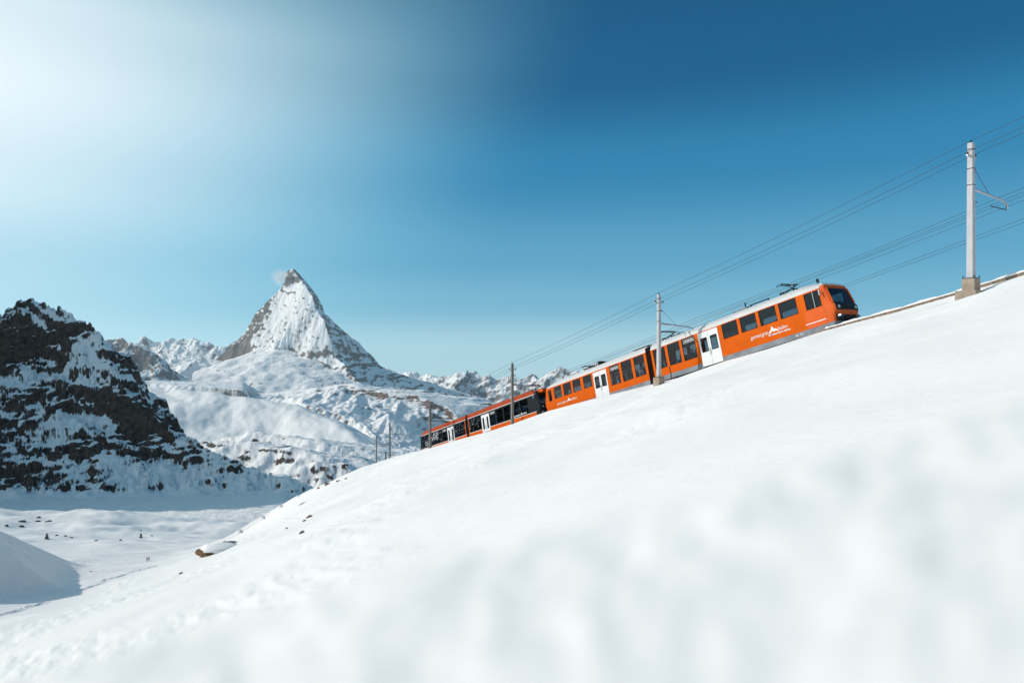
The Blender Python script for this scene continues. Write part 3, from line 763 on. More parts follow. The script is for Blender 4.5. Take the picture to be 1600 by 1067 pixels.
def nose(parent, x_end, sgn, body_mat, low_mat, glass_mat, lamp=True, roof_top=3.95, width=HW, name='nose', rake=0.55):
    """a cab front; x_end is where the side walls end, sgn = -1 points uphill"""
    # plan outline as a function of height: how far the front stands out, and its half width
    lev = [(0.46, 0.50, 1.10), (0.78, 0.60, 1.16), (1.22, 0.66, 1.20), (1.50, 0.80, 1.22), (1.88, 0.80, 1.22), (2.10, 0.64, 1.20), (3.16, 0.36, 1.16), (3.40, 0.28, 1.12), (3.62, 0.04, 1.00)]
    def outline(e, hw, z):
        k = max(0.0, min(1.0, (z - 3.25) / 0.45)); sw = width - 0.30 * k        # the sides lean in with the roof
        xs = [(0.004, sw - .004), (e * .55, sw - .008), (e * .84, sw - .05), (e * .96, hw), (e, hw * .60), (e + .02, 0)]
        pts = [(x_end + sgn * x, y, z) for x, y in xs]
        return pts + [(p[0], -p[1], z) for p in pts[-2::-1]]
    R = [outline(e, h, z) for z, e, h in lev]
    n = len(R[0])
    def multi(levels, cols, nm, mat, par, smooth=False):
        mb = MB()
        for i in levels:
            for j in cols:
                mb.poly([R[i][j], R[i][j + 1], R[i + 1][j + 1], R[i + 1][j]], [(0, 1, 2, 3)])
        return mb.build(nm, mat, par, smooth)
    sides = [0, 1, 2, n - 4, n - 3, n - 2]
    front = list(range(3, n - 4))
    shell = multi(range(1, 6), sides[:3], name, body_mat, parent)
    multi(range(1, 6), sides[3:], 'cab_side', body_mat, shell)
    multi([1], front, 'bumper_panel', M['darkmetal'], shell)
    multi([2], front, 'front_panel', low_mat, shell)
    multi([3], front, 'headlight_band', M['darkmetal'], shell)
    multi([4], front, 'screen_sill', M['black'], shell)
    ws = multi([5], front, 'windscreen', glass_mat, shell)
    multi([6], list(range(0, n - 1)), 'cab_brow', low_mat, shell)
    mb = MB()
    for i in (7,):
        for j in range(n - 1): mb.poly([R[i][j], R[i][j + 1], R[i + 1][j + 1], R[i + 1][j]], [(0, 1, 2, 3)])
    mb.poly(R[8], [tuple(range(n))])
    mb.build('cab_roof', M['roof'] if low_mat is not M['black'] else body_mat, shell, True)
    multi([0], range(0, n - 1), 'cab_apron', M['skirt'] if low_mat is not M['black'] else low_mat, shell)
    # screen surround: dark posts between side and glass
    for j in (3, n - 5):
        a, c = R[5][j if j == 3 else j + 1], R[6][j if j == 3 else j + 1]
        MB().tube([a, c], 0.07, 6).build('windscreen_post', low_mat, shell)
    if lamp:
        for ys in (-1, 1):
            cx = x_end + sgn * 0.76
            l = MB().tube([(cx - sgn * .06, ys * 0.92, 1.72), (cx + sgn * .06, ys * 0.92, 1.72)], 0.12, 12).build('headlight', M['silver'], shell)
            MB().tube([(cx + sgn * .061, ys * 0.92, 1.72), (cx + sgn * .075, ys * 0.92, 1.72)], 0.09, 12).build('lens', M['white'], l)
            MB().tube([(cx - sgn * .10, ys * 1.00, 1.10), (cx + sgn * .12, ys * 1.00, 1.10)], 0.10, 10).build('tail_light', M['silver'], shell)
        MB().box(*sorted((x_end + sgn * .55, x_end + sgn * 1.00)), -.14, .14, 0.72, 0.94).build('coupler', M['darkmetal'], shell, bevel=.03)
        pl = MB(); pl.poly([(x_end + sgn * .2, -1.1, .18), (x_end + sgn * .2, 1.1, .18), (x_end + sgn * .95, 1.0, .22), (x_end + sgn * 1.05, 0, .20), (x_end + sgn * .95, -1.0, .22),
                            (x_end + sgn * .2, -1.1, .52), (x_end + sgn * .2, 1.1, .52), (x_end + sgn * .75, 1.0, .50), (x_end + sgn * .85, 0, .50), (x_end + sgn * .75, -1.0, .50)],
                           [(0, 1, 2, 3, 4), (5, 9, 8, 7, 6), (0, 5, 6, 1), (1, 6, 7, 2), (2, 7, 8, 3), (3, 8, 9, 4), (4, 9, 5, 0)])
        pl.build('snow_plough', M['darkmetal'], shell)
        wp_ = MB().tube([(x_end + sgn * .56, 0.25, 2.08), (x_end + sgn * .30, 0.1, 2.65)], 0.014, 5); wp_.build('wiper', M['rubber'], shell)
        for ys in (-1, 1):
            mr = MB().tube([(x_end - sgn * .20, ys * 1.33, 3.10), (x_end + sgn * .05, ys * 1.55, 3.12), (x_end + sgn * .05, ys * 1.55, 3.02)], 0.018, 5)
            mr.box(*sorted((x_end + sgn * .03, x_end + sgn * .09)), *sorted((ys * 1.45, ys * 1.63)), 2.70, 3.04); mr.build('mirror', M['silver'], shell)
    return shell
def pantograph(parent, x, sgn=-1, up=True, z=3.95):
    """single-arm current collector: frame on insulators, two arms and a bow"""
    root = MB()
    for ax in (-.55, .55):
        for ys in (-.5, .5): root.tube([(x + ax, ys, z - .25), (x + ax, ys, z + .10)], 0.05, 6)
        root.box(x + ax - .04, x + ax + .04, -.6, .6, z + .10, z + .16)
    for ys in (-.5, .5): root.box(x - .62, x + .62, ys - .03, ys + .03, z + .105, z + .165)
    fr = root.build('pantograph', M['darkmetal'], parent)
    hz = z + (0.72 if up else 0.36)
    k = (x - sgn * .5, 0, z + .16); el = (x + sgn * .65, 0, z + (.46 if up else .24)); top = (x - sgn * .35, 0, hz)
    MB().tube([k, el], 0.035, 6).tube([(k[0], .25, k[2]), (el[0], .12, el[2])], 0.018, 5).build('lower_arm', M['darkmetal'], fr)
    MB().tube([el, top], 0.028, 6).tube([(el[0], -.2, el[2]), (top[0], -.35, top[2])], 0.016, 5).tube([(el[0], .2, el[2]), (top[0], .35, top[2])], 0.016, 5).build('upper_arm', M['darkmetal'], fr)
    bow = MB()
    for dx in (-.16, .16): bow.tube([(top[0] + dx, -.85, hz - .12), (top[0] + dx, -.65, hz + .02), (top[0] + dx, .65, hz + .02), (top[0] + dx, .85, hz - .12)], 0.028, 6)
    for ys in (-.5, .5): bow.box(top[0] - .18, top[0] + .18, ys - .02, ys + .02, hz - .02, hz + .02)
    bow.build('contact_bow', M['darkmetal'], fr)
    return fr
def bogie(parent, x):
    mb = MB().box(x - 1.3, x + 1.3, -1.0, -0.86, 0.32, 0.55).box(x - 1.3, x + 1.3, 0.86, 1.0, 0.32, 0.55).box(x - .2, x + .2, -.86, .86, 0.36, 0.62)
    b = mb.build('bogie', M['darkmetal'], parent)
    for dx in (-.95, .95):
        for ys in (-.5, .5):
            MB().tube([(x + dx, ys - .05, 0.34), (x + dx, ys + .05, 0.34)], 0.33, 16).build('wheel', M['darkmetal'], b)
def door(parent, x0, x1, z0, z1, side, panes, mat=None):
    """a pair of sliding leaves, standing a touch proud, with a window each"""
    y0, y1 = sorted((side * (HW - 0.03), side * (HW + 0.022)))
    xm = (x0 + x1) / 2
    for (a, c), (pa, pc, pz0, pz1) in zip(((x0, xm - .012), (xm + .012, x1)), panes):
        xs, zs = [a, pa, pc, c], [z0, pz0, pz1, z1]; mb = MB()
        for i in range(3):
            for j in range(3):
                if i == 1 and j == 1: continue
                mb.box(xs[i], xs[i + 1], y0, y1, zs[j], zs[j + 1])
        d = mb.build('door', mat or M['white'], parent)
        yy = side * (HW - 0.004); p = rrect(pa - .005, pc + .005, pz0 - .005, pz1 + .005, .07)
        g = MB().poly([(u, yy, v) for u, v in p], [tuple(range(len(p)))]).build('door_window', M['glass'], d)
        rim = MB(); q1, q2 = rrect(pa - .02, pc + .02, pz0 - .02, pz1 + .02, .08), rrect(pa + .025, pc - .025, pz0 + .025, pz1 - .025, .07); n = len(q1); yr = side * (HW + 0.028)
        rim.poly([(u, yr, v) for u, v in q1] + [(u, yr, v) for u, v in q2], [(k, (k + 1) % n, n + (k + 1) % n, n + k) for k in range(n)]); rim.build('rubber_seal', M['rubber'], d)
        hx = c - .07 if a == x0 else a + .07
        MB().tube([(hx, side * (HW + .05), 1.25), (hx, side * (HW + .05), 1.75)], 0.015, 5).build('handle', M['silver'], d)
    MB().box(xm - .012, xm + .012, *sorted((side * (HW - .02), side * (HW + .01))), z0, z1).build('door_seal', M['rubber'], parent)
def sign_plate(parent, x0, x1, z0, z1):
    """white-outlined destination board behind the upper glass"""
    y = HW + 0.002; mb = MB(); t = .028
    for a in ((x0, x1, z0, z0 + t), (x0, x1, z1 - t, z1), (x0, x0 + t, z0 + t, z1 - t), (x1 - t, x1, z0 + t, z1 - t), (x0 + .1, x1 - .12, (z0 + z1) / 2 - .035, (z0 + z1) / 2 + .03)):
        mb.poly([(a[0], y, a[2]), (a[1], y, a[2]), (a[1], y, a[3]), (a[0], y, a[3])], [(0, 1, 2, 3)])
    mb.build('destination_board', M['lettering'], parent)
def mountain_logo(parent, x0, x1, z0, z1):
    """white peak emblem: x0 is the uphill end"""
    y = HW + 0.012; w, h = x1 - x0, z1 - z0
    P = [(1.0, 0.0), (.90, .28), (.74, .42), (.66, .72), (.60, 1.0), (.48, .62), (.36, .50), (.16, .40), (.0, .0), (.30, .16), (.46, .10), (.62, .30), (.78, .02)]
    MB().poly([(x0 + u * w, y, z0 + v * h) for u, v in P], [tuple(range(len(P)))]).build('peak_emblem', M['lettering'], parent)

# ---------------- near train: orange, pale roof, white doors
T1 = empty('railcar', 'orange railcar with pale roof, white doors and lettering, nearest and uppermost of the train', 'train', matrix=train_matrix(0), group=None)
A_W = [(1.30, 2.50, 2.02, 3.16), (3.14, 4.62, 2.04, 3.20), (4.90, 6.40, 2.04, 3.20), (6.68, 8.18, 2.04, 3.20), (8.46, 9.98, 2.04, 3.20), (12.92, 14.42, 1.36, 3.20), (14.70, 16.14, 1.38, 3.20), (16.46, 17.94, 1.40, 3.18)]
B_W = [(19.18, 20.60, 1.35, 3.18), (20.94, 22.38, 1.35, 3.18), (22.72, 24.12, 1.35, 3.18), (27.02, 28.40, 1.92, 3.14), (28.88, 30.22, 1.92, 3.14), (30.54, 31.94, 1.92, 3.14), (32.30, 33.68, 1.92, 3.14), (34.20, 34.80, 1.84, 3.02)]
DA, DB = (10.42, 12.52, 0.44, 3.17), (24.62, 26.70, 0.44, 3.12)
for (c0, c1, wins, dr) in ((1.20, 18.22, A_W, DA), (18.88, 34.95, B_W, DB)):
    for side in (1, -1):
        o = bpy.data.objects.new('side_panel', wall_mesh('side_panel', c0, c1, 0.76, 3.25, side * HW, wins + [(dr[0], dr[1], 0.76, dr[3])], M['orange'])); link(o, T1)
        for w in wins: window(T1, *w, side, M['glass'])
        for k0, k1 in ((c0, dr[0]), (dr[1], c1)):
            MB().box(k0, k1, *sorted((side * (HW - .04), side * (HW - .005))), 0.36, 0.757).build('skirt', M['skirt'], T1)
        door(T1, *dr, side, [(dr[0] + .18, dr[0] + .86, 1.56, 2.68), (dr[1] - .88, dr[1] - .20, 1.56, 2.68)])
    roof(T1, c0, c1, M['roof'], cab=-1 if c0 < 5 else 1)
    MB().box(c0 + .02, c1 - .02, -HW + .06, HW - .06, 0.80, 0.94).build('floor', M['interior'], T1)
    MB().box(c0 + .02, c1 - .02, -HW + .10, HW - .10, 3.27, 3.30).build('ceiling', M['interior'], T1)
    for e in ((c0, c0 + .03), (c1 - .03, c1)):
        if 2 < e[0] < 33: MB().box(*e, -HW + .06, HW - .06, 0.94, 3.25).build('end_wall', M['interior'], T1)
    for xx in (c0 + 3, c1 - 3): bogie(T1, xx)
MB().box(2.72, 2.76, -HW + .06, HW - .06, 0.94, 3.26).build('cab_partition', M['interior'], T1)
seats(T1, 3.4, 10.2); seats(T1, 13.2, 18.0); seats(T1, 19.6, 24.4); seats(T1, 27.4, 34.0)
bl = MB()
for k in range(9):
    x = 18.24 + k * 0.078; r = 1.30 if k % 2 == 0 else 1.24
    bl.box(x, x + .03, -r, r, 0.5, 3.62 if k % 2 == 0 else 3.56)
bl.box(18.22, 18.88, -1.22, 1.22, .52, 3.5); bl.build('bellows', M['bellows'], T1)
MB().box(16.20, 16.30, HW - .03, HW + .004, 0.37, 1.37).build('panel_seam', M['rubber'], T1)
MB().box(14.98, 15.22, -1.0, 1.0, 3.55, 3.975).build('roof_joint', M['skirt'], T1, bevel=.08)
nose(T1, 1.20, -1, M['deep_orange'], M['deep_orange'], M['darkglass'])
nose(T1, 34.95, 1, M['orange'], M['orange'], M['darkglass'], lamp=False)
MB().box(1.22, 2.78, HW - .01, HW + .008, 1.06, 1.12).build('white_stripe', M['white'], T1)
MB().box(1.22, 2.72, HW - .02, HW + .004, 0.765, 2.00).build('cab_side_panel', M['deep_orange'], T1)
MB().box(1.80, 1.83, HW - .02, HW + .005, 2.03, 3.15).build('cab_window_bar', M['silver'], T1)
for x0, x1, zz in ((3.18, 4.58, 2.62), (8.5, 9.94, 2.62), (6.72, 8.14, 2.62), (4.94, 6.36, 2.62)):
    MB().box(x0, x1, HW - .045, HW - .03, zz, zz + .025).build('window_bar', M['darkmetal'], T1)
side_text(T1, 'lettering', 'gornergrat', 7.48, 1.32, 0.40, M['lettering'], width=1.58)
mountain_logo(T1, 4.98, 5.88, 1.32, 1.84)
side_text(T1, 'lettering', 'bahn', 5.02, 1.36, 0.38, M['lettering'], width=0.78)
side_text(T1, 'lettering', 'the matterhorn railway', 5.92, 1.15, 0.17, M['lettering'], width=1.92, weight=0.006)
side_text(T1, 'lettering', 'Bhe 4/8', 3.74, 0.53, 0.14, M['lettering'], width=0.62, weight=0.004)
side_text(T1, 'lettering', 'gornergrat', 33.4, 1.22, 0.36, M['lettering'], width=1.7)
mountain_logo(T1, 30.75, 31.6, 1.22, 1.66)
side_text(T1, 'lettering', 'bahn', 30.7, 1.24, 0.34, M['lettering'], width=0.85)
sign_plate(T1, 12.98, 14.2, 2.78, 3.08); sign_plate(T1, 22.80, 24.0, 2.74, 3.02)
MB().box(7.75, 9.15, -.75, .75, 3.80, 4.02).build('roof_box', M['skirt'], T1, bevel=.06)
MB().tube([(7.98, .55, 3.9), (7.98, .55, 4.42)], 0.05, 8).build('roof_horn', M['darkmetal'], T1)
MB().tube([(1.75, .5, 3.85), (1.75, .5, 4.12)], 0.09, 8).build('roof_lamp', M['darkmetal'], T1)
MB().tube([(5.75, .62, 4.03), (7.55, .62, 4.03)], 0.045, 6).box(5.8, 5.86, .58, .66, 3.8, 4.0).box(7.4, 7.46, .58, .66, 3.8, 4.0).build('roof_bus_bar', M['darkmetal'], T1)
pantograph(T1, 4.25); pantograph(T1, 16.75); pantograph(T1, 28.5, up=False)
MB().box(26.6, 26.9, -.4, .4, 3.85, 4.35).build('roof_insulator', M['darkmetal'], T1, bevel=.05)
for x0, x1 in ((18.9, 21.5), (17.4, 18.2)):
    mb = MB(); n = 14
    rings = [[(x0 + (x1 - x0) * k / n, y, 3.93 + .13 * math.exp(-((y - .2) / .55) ** 2) * (0.5 + .5 * math.sin(k * 1.9) ** 2)) for y in (-.9, -.5, -.1, .3, .7, .95)] for k in range(n + 1)]
    mb.loft(rings, False, False).build('roof_snow', M['snowcap'], T1, smooth=True)

# ---------------- far train: black window band, red-brown roof, orange foot
M['sidegrey'] = paint('grey_graphics_film', (0.10, 0.11, 0.12), 0.5, var=0.9, scale=3.2)
T2 = empty('railcar', 'railcar with black window band, white line and rust red roof, lower half of the train', 'train', matrix=train_matrix(0), group=None)
cars = [(37.55, 54.15, (48.30, 50.38)), (54.78, 69.75, (58.46, 60.55))]
glassA = [(39.1, 40.9), (41.1, 42.9), (43.1, 44.7), (44.9, 46.5), (46.75, 48.1), (50.6, 53.75)]
glassB = [(55.1, 58.25), (60.75, 62.2), (62.5, 65.0), (65.3, 67.6), (67.9, 69.5)]
for (c0, c1, dd), gl_ in zip(cars, (glassA, glassB)):
    near = c0 < 50
    for side in (1, -1):
        wins = [(a, b_, 1.40, 3.06) for a, b_ in gl_]
        hole = [(dd[0], dd[1], 0.80, 3.0)]
        o = bpy.data.objects.new('window_band', wall_mesh('window_band', c0, c1, 1.30, 3.183, side * HW, wins + [(dd[0], dd[1], 1.30, 3.0)], M['black'])); link(o, T2)
        for w in wins: window(T2, *w, side, M['darkglass'] if near else M['darkglass'], frame=.03, r=.05)
        o = bpy.data.objects.new('side_panel', wall_mesh('side_panel', c0, c1, 0.42, 1.236, side * HW, [(dd[0], dd[1], 0.80, 1.236)], M['orange'])); link(o, T2)
        for k0, k1 in ((c0, dd[0]), (dd[1], c1)):
            MB().box(k0, k1, *sorted((side * (HW - .05), side * (HW + .008))), 1.238, 1.298).build('white_line', M['white'], T2)
        MB().box(c0 + .02, c1 - .02, *sorted((side * (HW - .05), side * (HW + .008))), 3.185, 3.248).build('white_line', M['white'], T2)
        door(T2, dd[0], dd[1], 0.80, 3.0, side, [(dd[0] + .30, dd[0] + .70, 1.20, 2.62), (dd[1] - .70, dd[1] - .30, 1.20, 2.62)])
    roof(T2, c0, c1, M['redroof'], top=3.86, cab=-1 if near else 1, square=True)
    MB().box(c0 + .02, c1 - .02, -HW + .06, HW - .06, 0.80, 0.94).build('floor', M['interior'], T2)
    MB().box(c0 + .02, c1 - .02, -HW + .10, HW - .10, 3.27, 3.30).build('ceiling', M['interior'], T2)
    for xx in (c0 + 3, c1 - 3): bogie(T2, xx)
seats(T2, 39.6, 47.9); seats(T2, 50.9, 54.0); seats(T2, 55.4, 58.2); seats(T2, 61.0, 69.2)
MB().box(54.17, 54.76, -1.2, 1.2, .5, 3.6).box(54.02, 54.16, -HW + .01, HW - .01, .45, 3.3).box(54.77, 54.93, -HW + .01, HW - .01, .45, 3.3).build('bellows', M['bellows'], T2)
for xx in (53.86, 54.98): MB().box(xx, xx + .14, HW - .01, HW + .009, .45, 3.1).build('orange_pillar', M['orange'], T2)
nose(T2, 37.55, -1, M['black'], M['black'], M['darkglass'], roof_top=3.82)
nose(T2, 69.75, 1, M['black'], M['black'], M['darkglass'], lamp=False, roof_top=3.82)
MB().poly([(37.2, -1.0, 3.3), (37.2, 1.0, 3.3), (36.5, .85, 3.34), (36.5, -.85, 3.34), (38.6, -.9, 3.80), (38.6, .9, 3.80), (36.7, .7, 3.66), (36.7, -.7, 3.66)],
          [(0, 1, 2, 3), (4, 7, 6, 5), (0, 4, 5, 1), (1, 5, 6, 2), (2, 6, 7, 3), (3, 7, 4, 0)]).build('cab_cap', M['orange'], T2, bevel=.05)
ar = MB()
arc = [(41.10, HW - .03, 3.2), (41.0, HW - .10, 3.5), (40.85, .9, 3.74), (40.8, .4, 3.86)]
ar.tube(arc, .045, 6).build('roof_conduit', M['rubber'], T2)
MB().box(40.62, 40.78, HW - .02, HW + .01, 0.42, 1.234).build('panel_seam', M['rubber'], T2)
side_text(T2, 'lettering', 'gornergrat', 42.4, 1.44, 0.26, M['lettering'], width=1.35, weight=.006)
mountain_logo(T2, 40.3, 41.0, 1.42, 1.74)
side_text(T2, 'lettering', 'bahn', 40.25, 1.46, 0.26, M['lettering'], width=0.65, weight=.006)
sign_plate(T2, 46.9, 48.0, 2.72, 3.0); sign_plate(T2, 60.9, 62.1, 2.66, 2.96)
for (x0, x1) in ((50.65, 53.7), (55.15, 58.2), (62.3, 69.4)):
    mb = MB(); rnd = random.Random(int(x0 * 10))
    for k in range(int((x1 - x0) * 9)):
        cx, cz = rnd.uniform(x0 + .1, x1 - .1), rnd.uniform(1.5, 2.95); w, h = rnd.uniform(.04, .30), rnd.uniform(.04, .45); t = rnd.uniform(-.15, .15)
        mb.poly([(cx, HW + .003, cz), (cx + w, HW + .003, cz + t), (cx + w * .8, HW + .003, cz + t + h * .5), (cx + w * .2, HW + .003, cz + h)], [(0, 1, 2, 3)])
    tag(mb.build('window_graphics', M['sidegrey'], T2), kind='stuff')  # grey graphics over the rear railcar's windows, drawn as random patches
M['palegrey'] = paint('pale_grey_lettering', (0.42, 0.44, 0.46), 0.6, var=0.2)
side_text(T2, 'lettering', 'WE', 66.1, 1.95, 0.85, M['palegrey'], width=2.4, weight=.01)
side_text(T2, 'lettering', 'KS', 65.4, 2.60, 0.55, M['palegrey'], width=1.7, weight=.01)
side_text(T2, 'lettering', 'D', 68.4, 1.55, 0.8, M['palegrey'], width=0.8, weight=.01)
pantograph(T2, 38.8, z=3.82); pantograph(T2, 50.6, z=3.82)
MB().tube([(49.2, .4, 3.7), (49.2, .4, 4.25)], .05, 6).build('roof_horn', M['darkmetal'], T2)
pantograph(T2, 62.8, z=3.82, up=False)
for T, a in ((T1, 18.0), (T2, 53.5)):
    T.matrix_world = train_matrix(a)
    for ch in T.children: ch.matrix_parent_inverse = Matrix.Translation((-a, 0, 0))

# ---------------- people on the train: one continuous seated figure, copied
def seated_person(name, shirt):
    V = {'pelvis': (0, 0, .55), 'waist': (.01, 0, .72), 'chest': (.03, 0, .92), 'neck': (.03, 0, 1.10), 'chin': (-.01, 0, 1.17), 'head': (.0, 0, 1.27), 'crown': (.02, 0, 1.36),
         'hl': (-.04, .10, .54), 'kl': (-.46, .12, .54), 'al': (-.46, .12, .12), 'fl': (-.60, .13, .06), 'hr': (-.04, -.10, .54), 'kr': (-.46, -.12, .54), 'ar': (-.46, -.12, .12), 'fr': (-.60, -.13, .06),
         'sl': (.03, .19, 1.02), 'el': (-.06, .25, .76), 'wl': (-.30, .16, .66), 'sr': (.03, -.19, 1.02), 'er': (-.06, -.25, .76), 'wr': (-.30, -.16, .66)}
    Rr = {'pelvis': .15, 'waist': .14, 'chest': .16, 'neck': .055, 'chin': .07, 'head': .095, 'crown': .06, 'hl': .10, 'kl': .065, 'al': .045, 'fl': .04, 'hr': .10, 'kr': .065, 'ar': .045, 'fr': .04,
          'sl': .075, 'el': .05, 'wl': .035, 'sr': .075, 'er': .05, 'wr': .035}
    E = [('pelvis', 'waist'), ('waist', 'chest'), ('chest', 'neck'), ('neck', 'chin'), ('chin', 'head'), ('head', 'crown'), ('pelvis', 'hl'), ('hl', 'kl'), ('kl', 'al'), ('al', 'fl'), ('pelvis', 'hr'), ('hr', 'kr'), ('kr', 'ar'), ('ar', 'fr'),
         ('chest', 'sl'), ('sl', 'el'), ('el', 'wl'), ('chest', 'sr'), ('sr', 'er'), ('er', 'wr')]
    keys = list(V); me = bpy.data.meshes.new(name)
    me.from_pydata([V[k] for k in keys], [(keys.index(a), keys.index(c)) for a, c in E], []); me.update()
    o = bpy.data.objects.new(name, me); COL.objects.link(o)
    o.modifiers.new('skin', 'SKIN')
    if not me.skin_vertices: bpy.ops.object.select_all(action='DESELECT')
    for i, k in enumerate(keys):
        sv = me.skin_vertices[0].data[i]; sv.radius = (Rr[k], Rr[k]); sv.use_root = (k == 'pelvis')
    o.modifiers.new('sub', 'SUBSURF').levels = 1
    bpy.context.view_layer.update()
    m2 = bpy.data.meshes.new_from_object(o.evaluated_get(bpy.context.evaluated_depsgraph_get()))
    bpy.data.objects.remove(o)
    m2.materials.clear(); m2.materials.append(shirt); m2.materials.append(M['skin'])
    for p in m2.polygons:
        p.material_index = 1 if p.center.z > 1.12 else 0; p.use_smooth = True
    return m2
M['skin'] = paint('skin', (0.48, 0.30, 0.22), 0.6, var=0.05)
M['coat_dark'] = paint('dark_coat', (0.03, 0.035, 0.05), 0.9); M['coat_red'] = paint('red_coat', (0.30, 0.03, 0.03), 0.9); M['coat_pale'] = paint('pale_coat', (0.50, 0.50, 0.52), 0.9)
hairm = paint('brown_hair', (0.05, 0.03, 0.02), 0.8)
PM = [seated_person('person', M[k]) for k in ('coat_dark', 'coat_red', 'coat_pale')]
for k, (a, y, which, lab) in enumerate([
        (5.35, .78, 0, 'person in dark coat seated behind the second passenger window below the cab'), (7.12, .82, 2, 'person in pale coat seated behind the third passenger window below the cab'),
        (13.85, .85, 0, 'person in dark coat seated at the first window below the upper white doors'), (17.15, .80, 2, 'person in pale coat seated in the window just above the dark bellows'),
        (20.05, .82, 2, 'person in pale coat seated in the first window below the dark bellows'), (21.75, .80, 1, 'person in red coat seated in the second window below the dark bellows'),
        (23.4, .84, 0, 'person in dark coat seated at the window beside the lower white doors'), (2.1, .55, 0, 'person in dark coat driving in the front cab of the orange railcar')]):
    o = bpy.data.objects.new('person', PM[which]); m = train_matrix(a) @ Matrix.Translation((0, y, 0.93)); o.matrix_world = m; COL.objects.link(o)
    tag(o, lab, 'person', 'people riding in the orange railcar')
    hr = MB(); rings = []
    for i in range(6):
        t = i / 5; zz = 1.25 + .135 * t; rr_ = .108 * math.sqrt(max(0.02, 1 - (t * .96) ** 2)); rings.append([(.025 + rr_ * math.cos(2 * math.pi * j / 10), rr_ * math.sin(2 * math.pi * j / 10) * .9, zz) for j in range(10)])
    hr.loft(rings).build('hair', hairm, o, True)

# ---------------- railway track (mostly behind the snow lip)
TR = bpy.data.objects.new('railway_track', None); COL.objects.link(TR); tag(TR, kind='structure')
TR.matrix_world = train_matrix(20)
for nm, y0, z0 in (('rail', -.5, 0), ('rail', .5, 0), ('rack_rail', 0, .02), ('rail', -4.7, 0), ('rail', -3.7, 0), ('rack_rail', -4.2, .02)):
    MB().box(-62, 62, y0 - .035, y0 + .035, z0 - .14, z0).build(nm, M['rail'], TR)

# ---------------- masts
def mast(px, top_y, p, label, w0=.42, w1=.30, mat='mast', foot=None, arm=4.0, s_override=None, dist=None, thin=False):
    if dist is None:
        k = (px - 800) / F
        d = (C0[:2] @ NV + p) / (np.array([k, 1]) @ NV)
    else: d = dist
    x, y, zt = fp(px, top_y, d)
    zb = gz(x, y)
    if foot: zb = foot['z'](x, y, zb)
    e = empty('catenary_mast', label, 'mast', (x, y, zb), 'catenary masts along the line')
    e.rotation_euler = (0, 0, math.atan2(NV[1], NV[0]) + math.pi)          # local +x points over the track
    h = zt - zb
    zs = 0.0
    if foot:
        (fw, fh), (gw, gh) = foot['low'], foot['up']
        MB().box(-gw / 2, gw / 2, -gw / 2, gw / 2, -.9, fh + gh).build('upper_footing', M['concrete'], e, bevel=.03)
        if fw: MB().box(-fw / 2 - .05, fw / 2, -fw / 2, fw / 2 + .1, -1.6, fh).build('lower_footing', M['concrete'], e, bevel=.03)
        zs = fh + gh
        MB().box(-w0 / 2 - .08, w0 / 2 + .08, -w0 / 2 - .08, w0 / 2 + .08, zs, zs + .04).build('base_plate', M['darkmetal'], e)
        for sx in (-1, 1):
            for sy in (-1, 1): MB().tube([(sx * (w0 / 2 + .1), sy * (w0 / 2 + .1), zs - .05), (sx * (w0 / 2 + .1), sy * (w0 / 2 + .1), zs + .16)], .025, 6).build('bolt', M['darkmetal'], e)
        zs += .04
    else: zs = -.6
    r = []
    for t in (0, .5, 1):
        w = (w0 + (w1 - w0) * t) / 2; c = w * .14; z = zs + (h - zs) * t
        r.append([(w, -w + c, z), (w, w - c, z), (w - c, w, z), (-w + c, w, z), (-w, w - c, z), (-w, -w + c, z), (-w + c, -w, z), (w - c, -w, z)])
    MB().loft(r).build('pole', M[mat], e)
    MB().tube([(0, 0, h), (0, 0, h + .12)], .04, 6).tube([(0, 0, h + .1), (0, 0, h + .14)], .05, 8).build('pole_cap', M['darkmetal'], e)
    for z in (h - .35, h - 1.35, h - 2.2): MB().box(-w1 / 2 - .022, w1 / 2 + .022, -w1 / 2 - .022, w1 / 2 + .022, z, z + .035).build('clamp', M['darkmetal'], e)
    MB().box(-.42, .50, -.04, .04, h - .72, h - .64).build('cross_arm', M['silver'], e)
    for xx in (-.36, .44): MB().tube([(xx, 0, h - .66), (xx, 0, h - .60), (xx, 0, h - .56), (xx, 0, h - .50)], [.03, .06, .06, .03], 8).build('insulator', M['ceramic'], e)
    az_ = h - 2.35
    MB().tube([(w1 / 2, 0, az_), (arm * .35, 0, az_ - .10), (arm * .85, 0, az_ - .26), (arm * .97, 0, az_ - .38), (arm * 1.0, 0, az_ - .62)], [.07, .06, .05, .05, .04], 8).build('bracket_arm', M['silver'] if not thin else M['mastdark'], e)
    MB().tube([(w1 / 2, 0, h - 1.25), (w1 / 2 + .28, 0, h - 1.34)], .05, 6).build('stay_insulator', M['ceramic'], e)
    MB().tube([(w1 / 2 + .28, 0, h - 1.34), (arm * .5, 0, az_ - .15)], .013, 5).build('stay_wire', M['wire'], e)
    MB().tube([(arm * .52, 0, az_ - .70), (arm * .95, 0, az_ - .72)], .025, 6).tube([(arm * .95, 0, az_ - .72), (arm * .97, 0, az_ - .40)], .02, 5).build('steady_arm', M['darkmetal'], e)
    MB().tube([(w1 / 2, 0, az_ - .62), (arm * .16, 0, az_ - .66)], .03, 6).build('tie_insulator', M['ceramic'], e)
    # wire attachment points in world space
    R = Matrix.Rotation(e.rotation_euler[2], 4, 'Z')
    def W(q): return Vector((x, y, zb)) + R @ Vector(q)
    return dict(top=W((0, 0, h + .14)), a=W((-.36, 0, h - .50)), b=W((.44, 0, h - .50)), s=sp(x, y)[0], mess=W((arm * .97, 0, az_ - .40)), cont=W((arm * .95, 0, az_ - .74)))
def lv(s): return C0[2] + GR * s
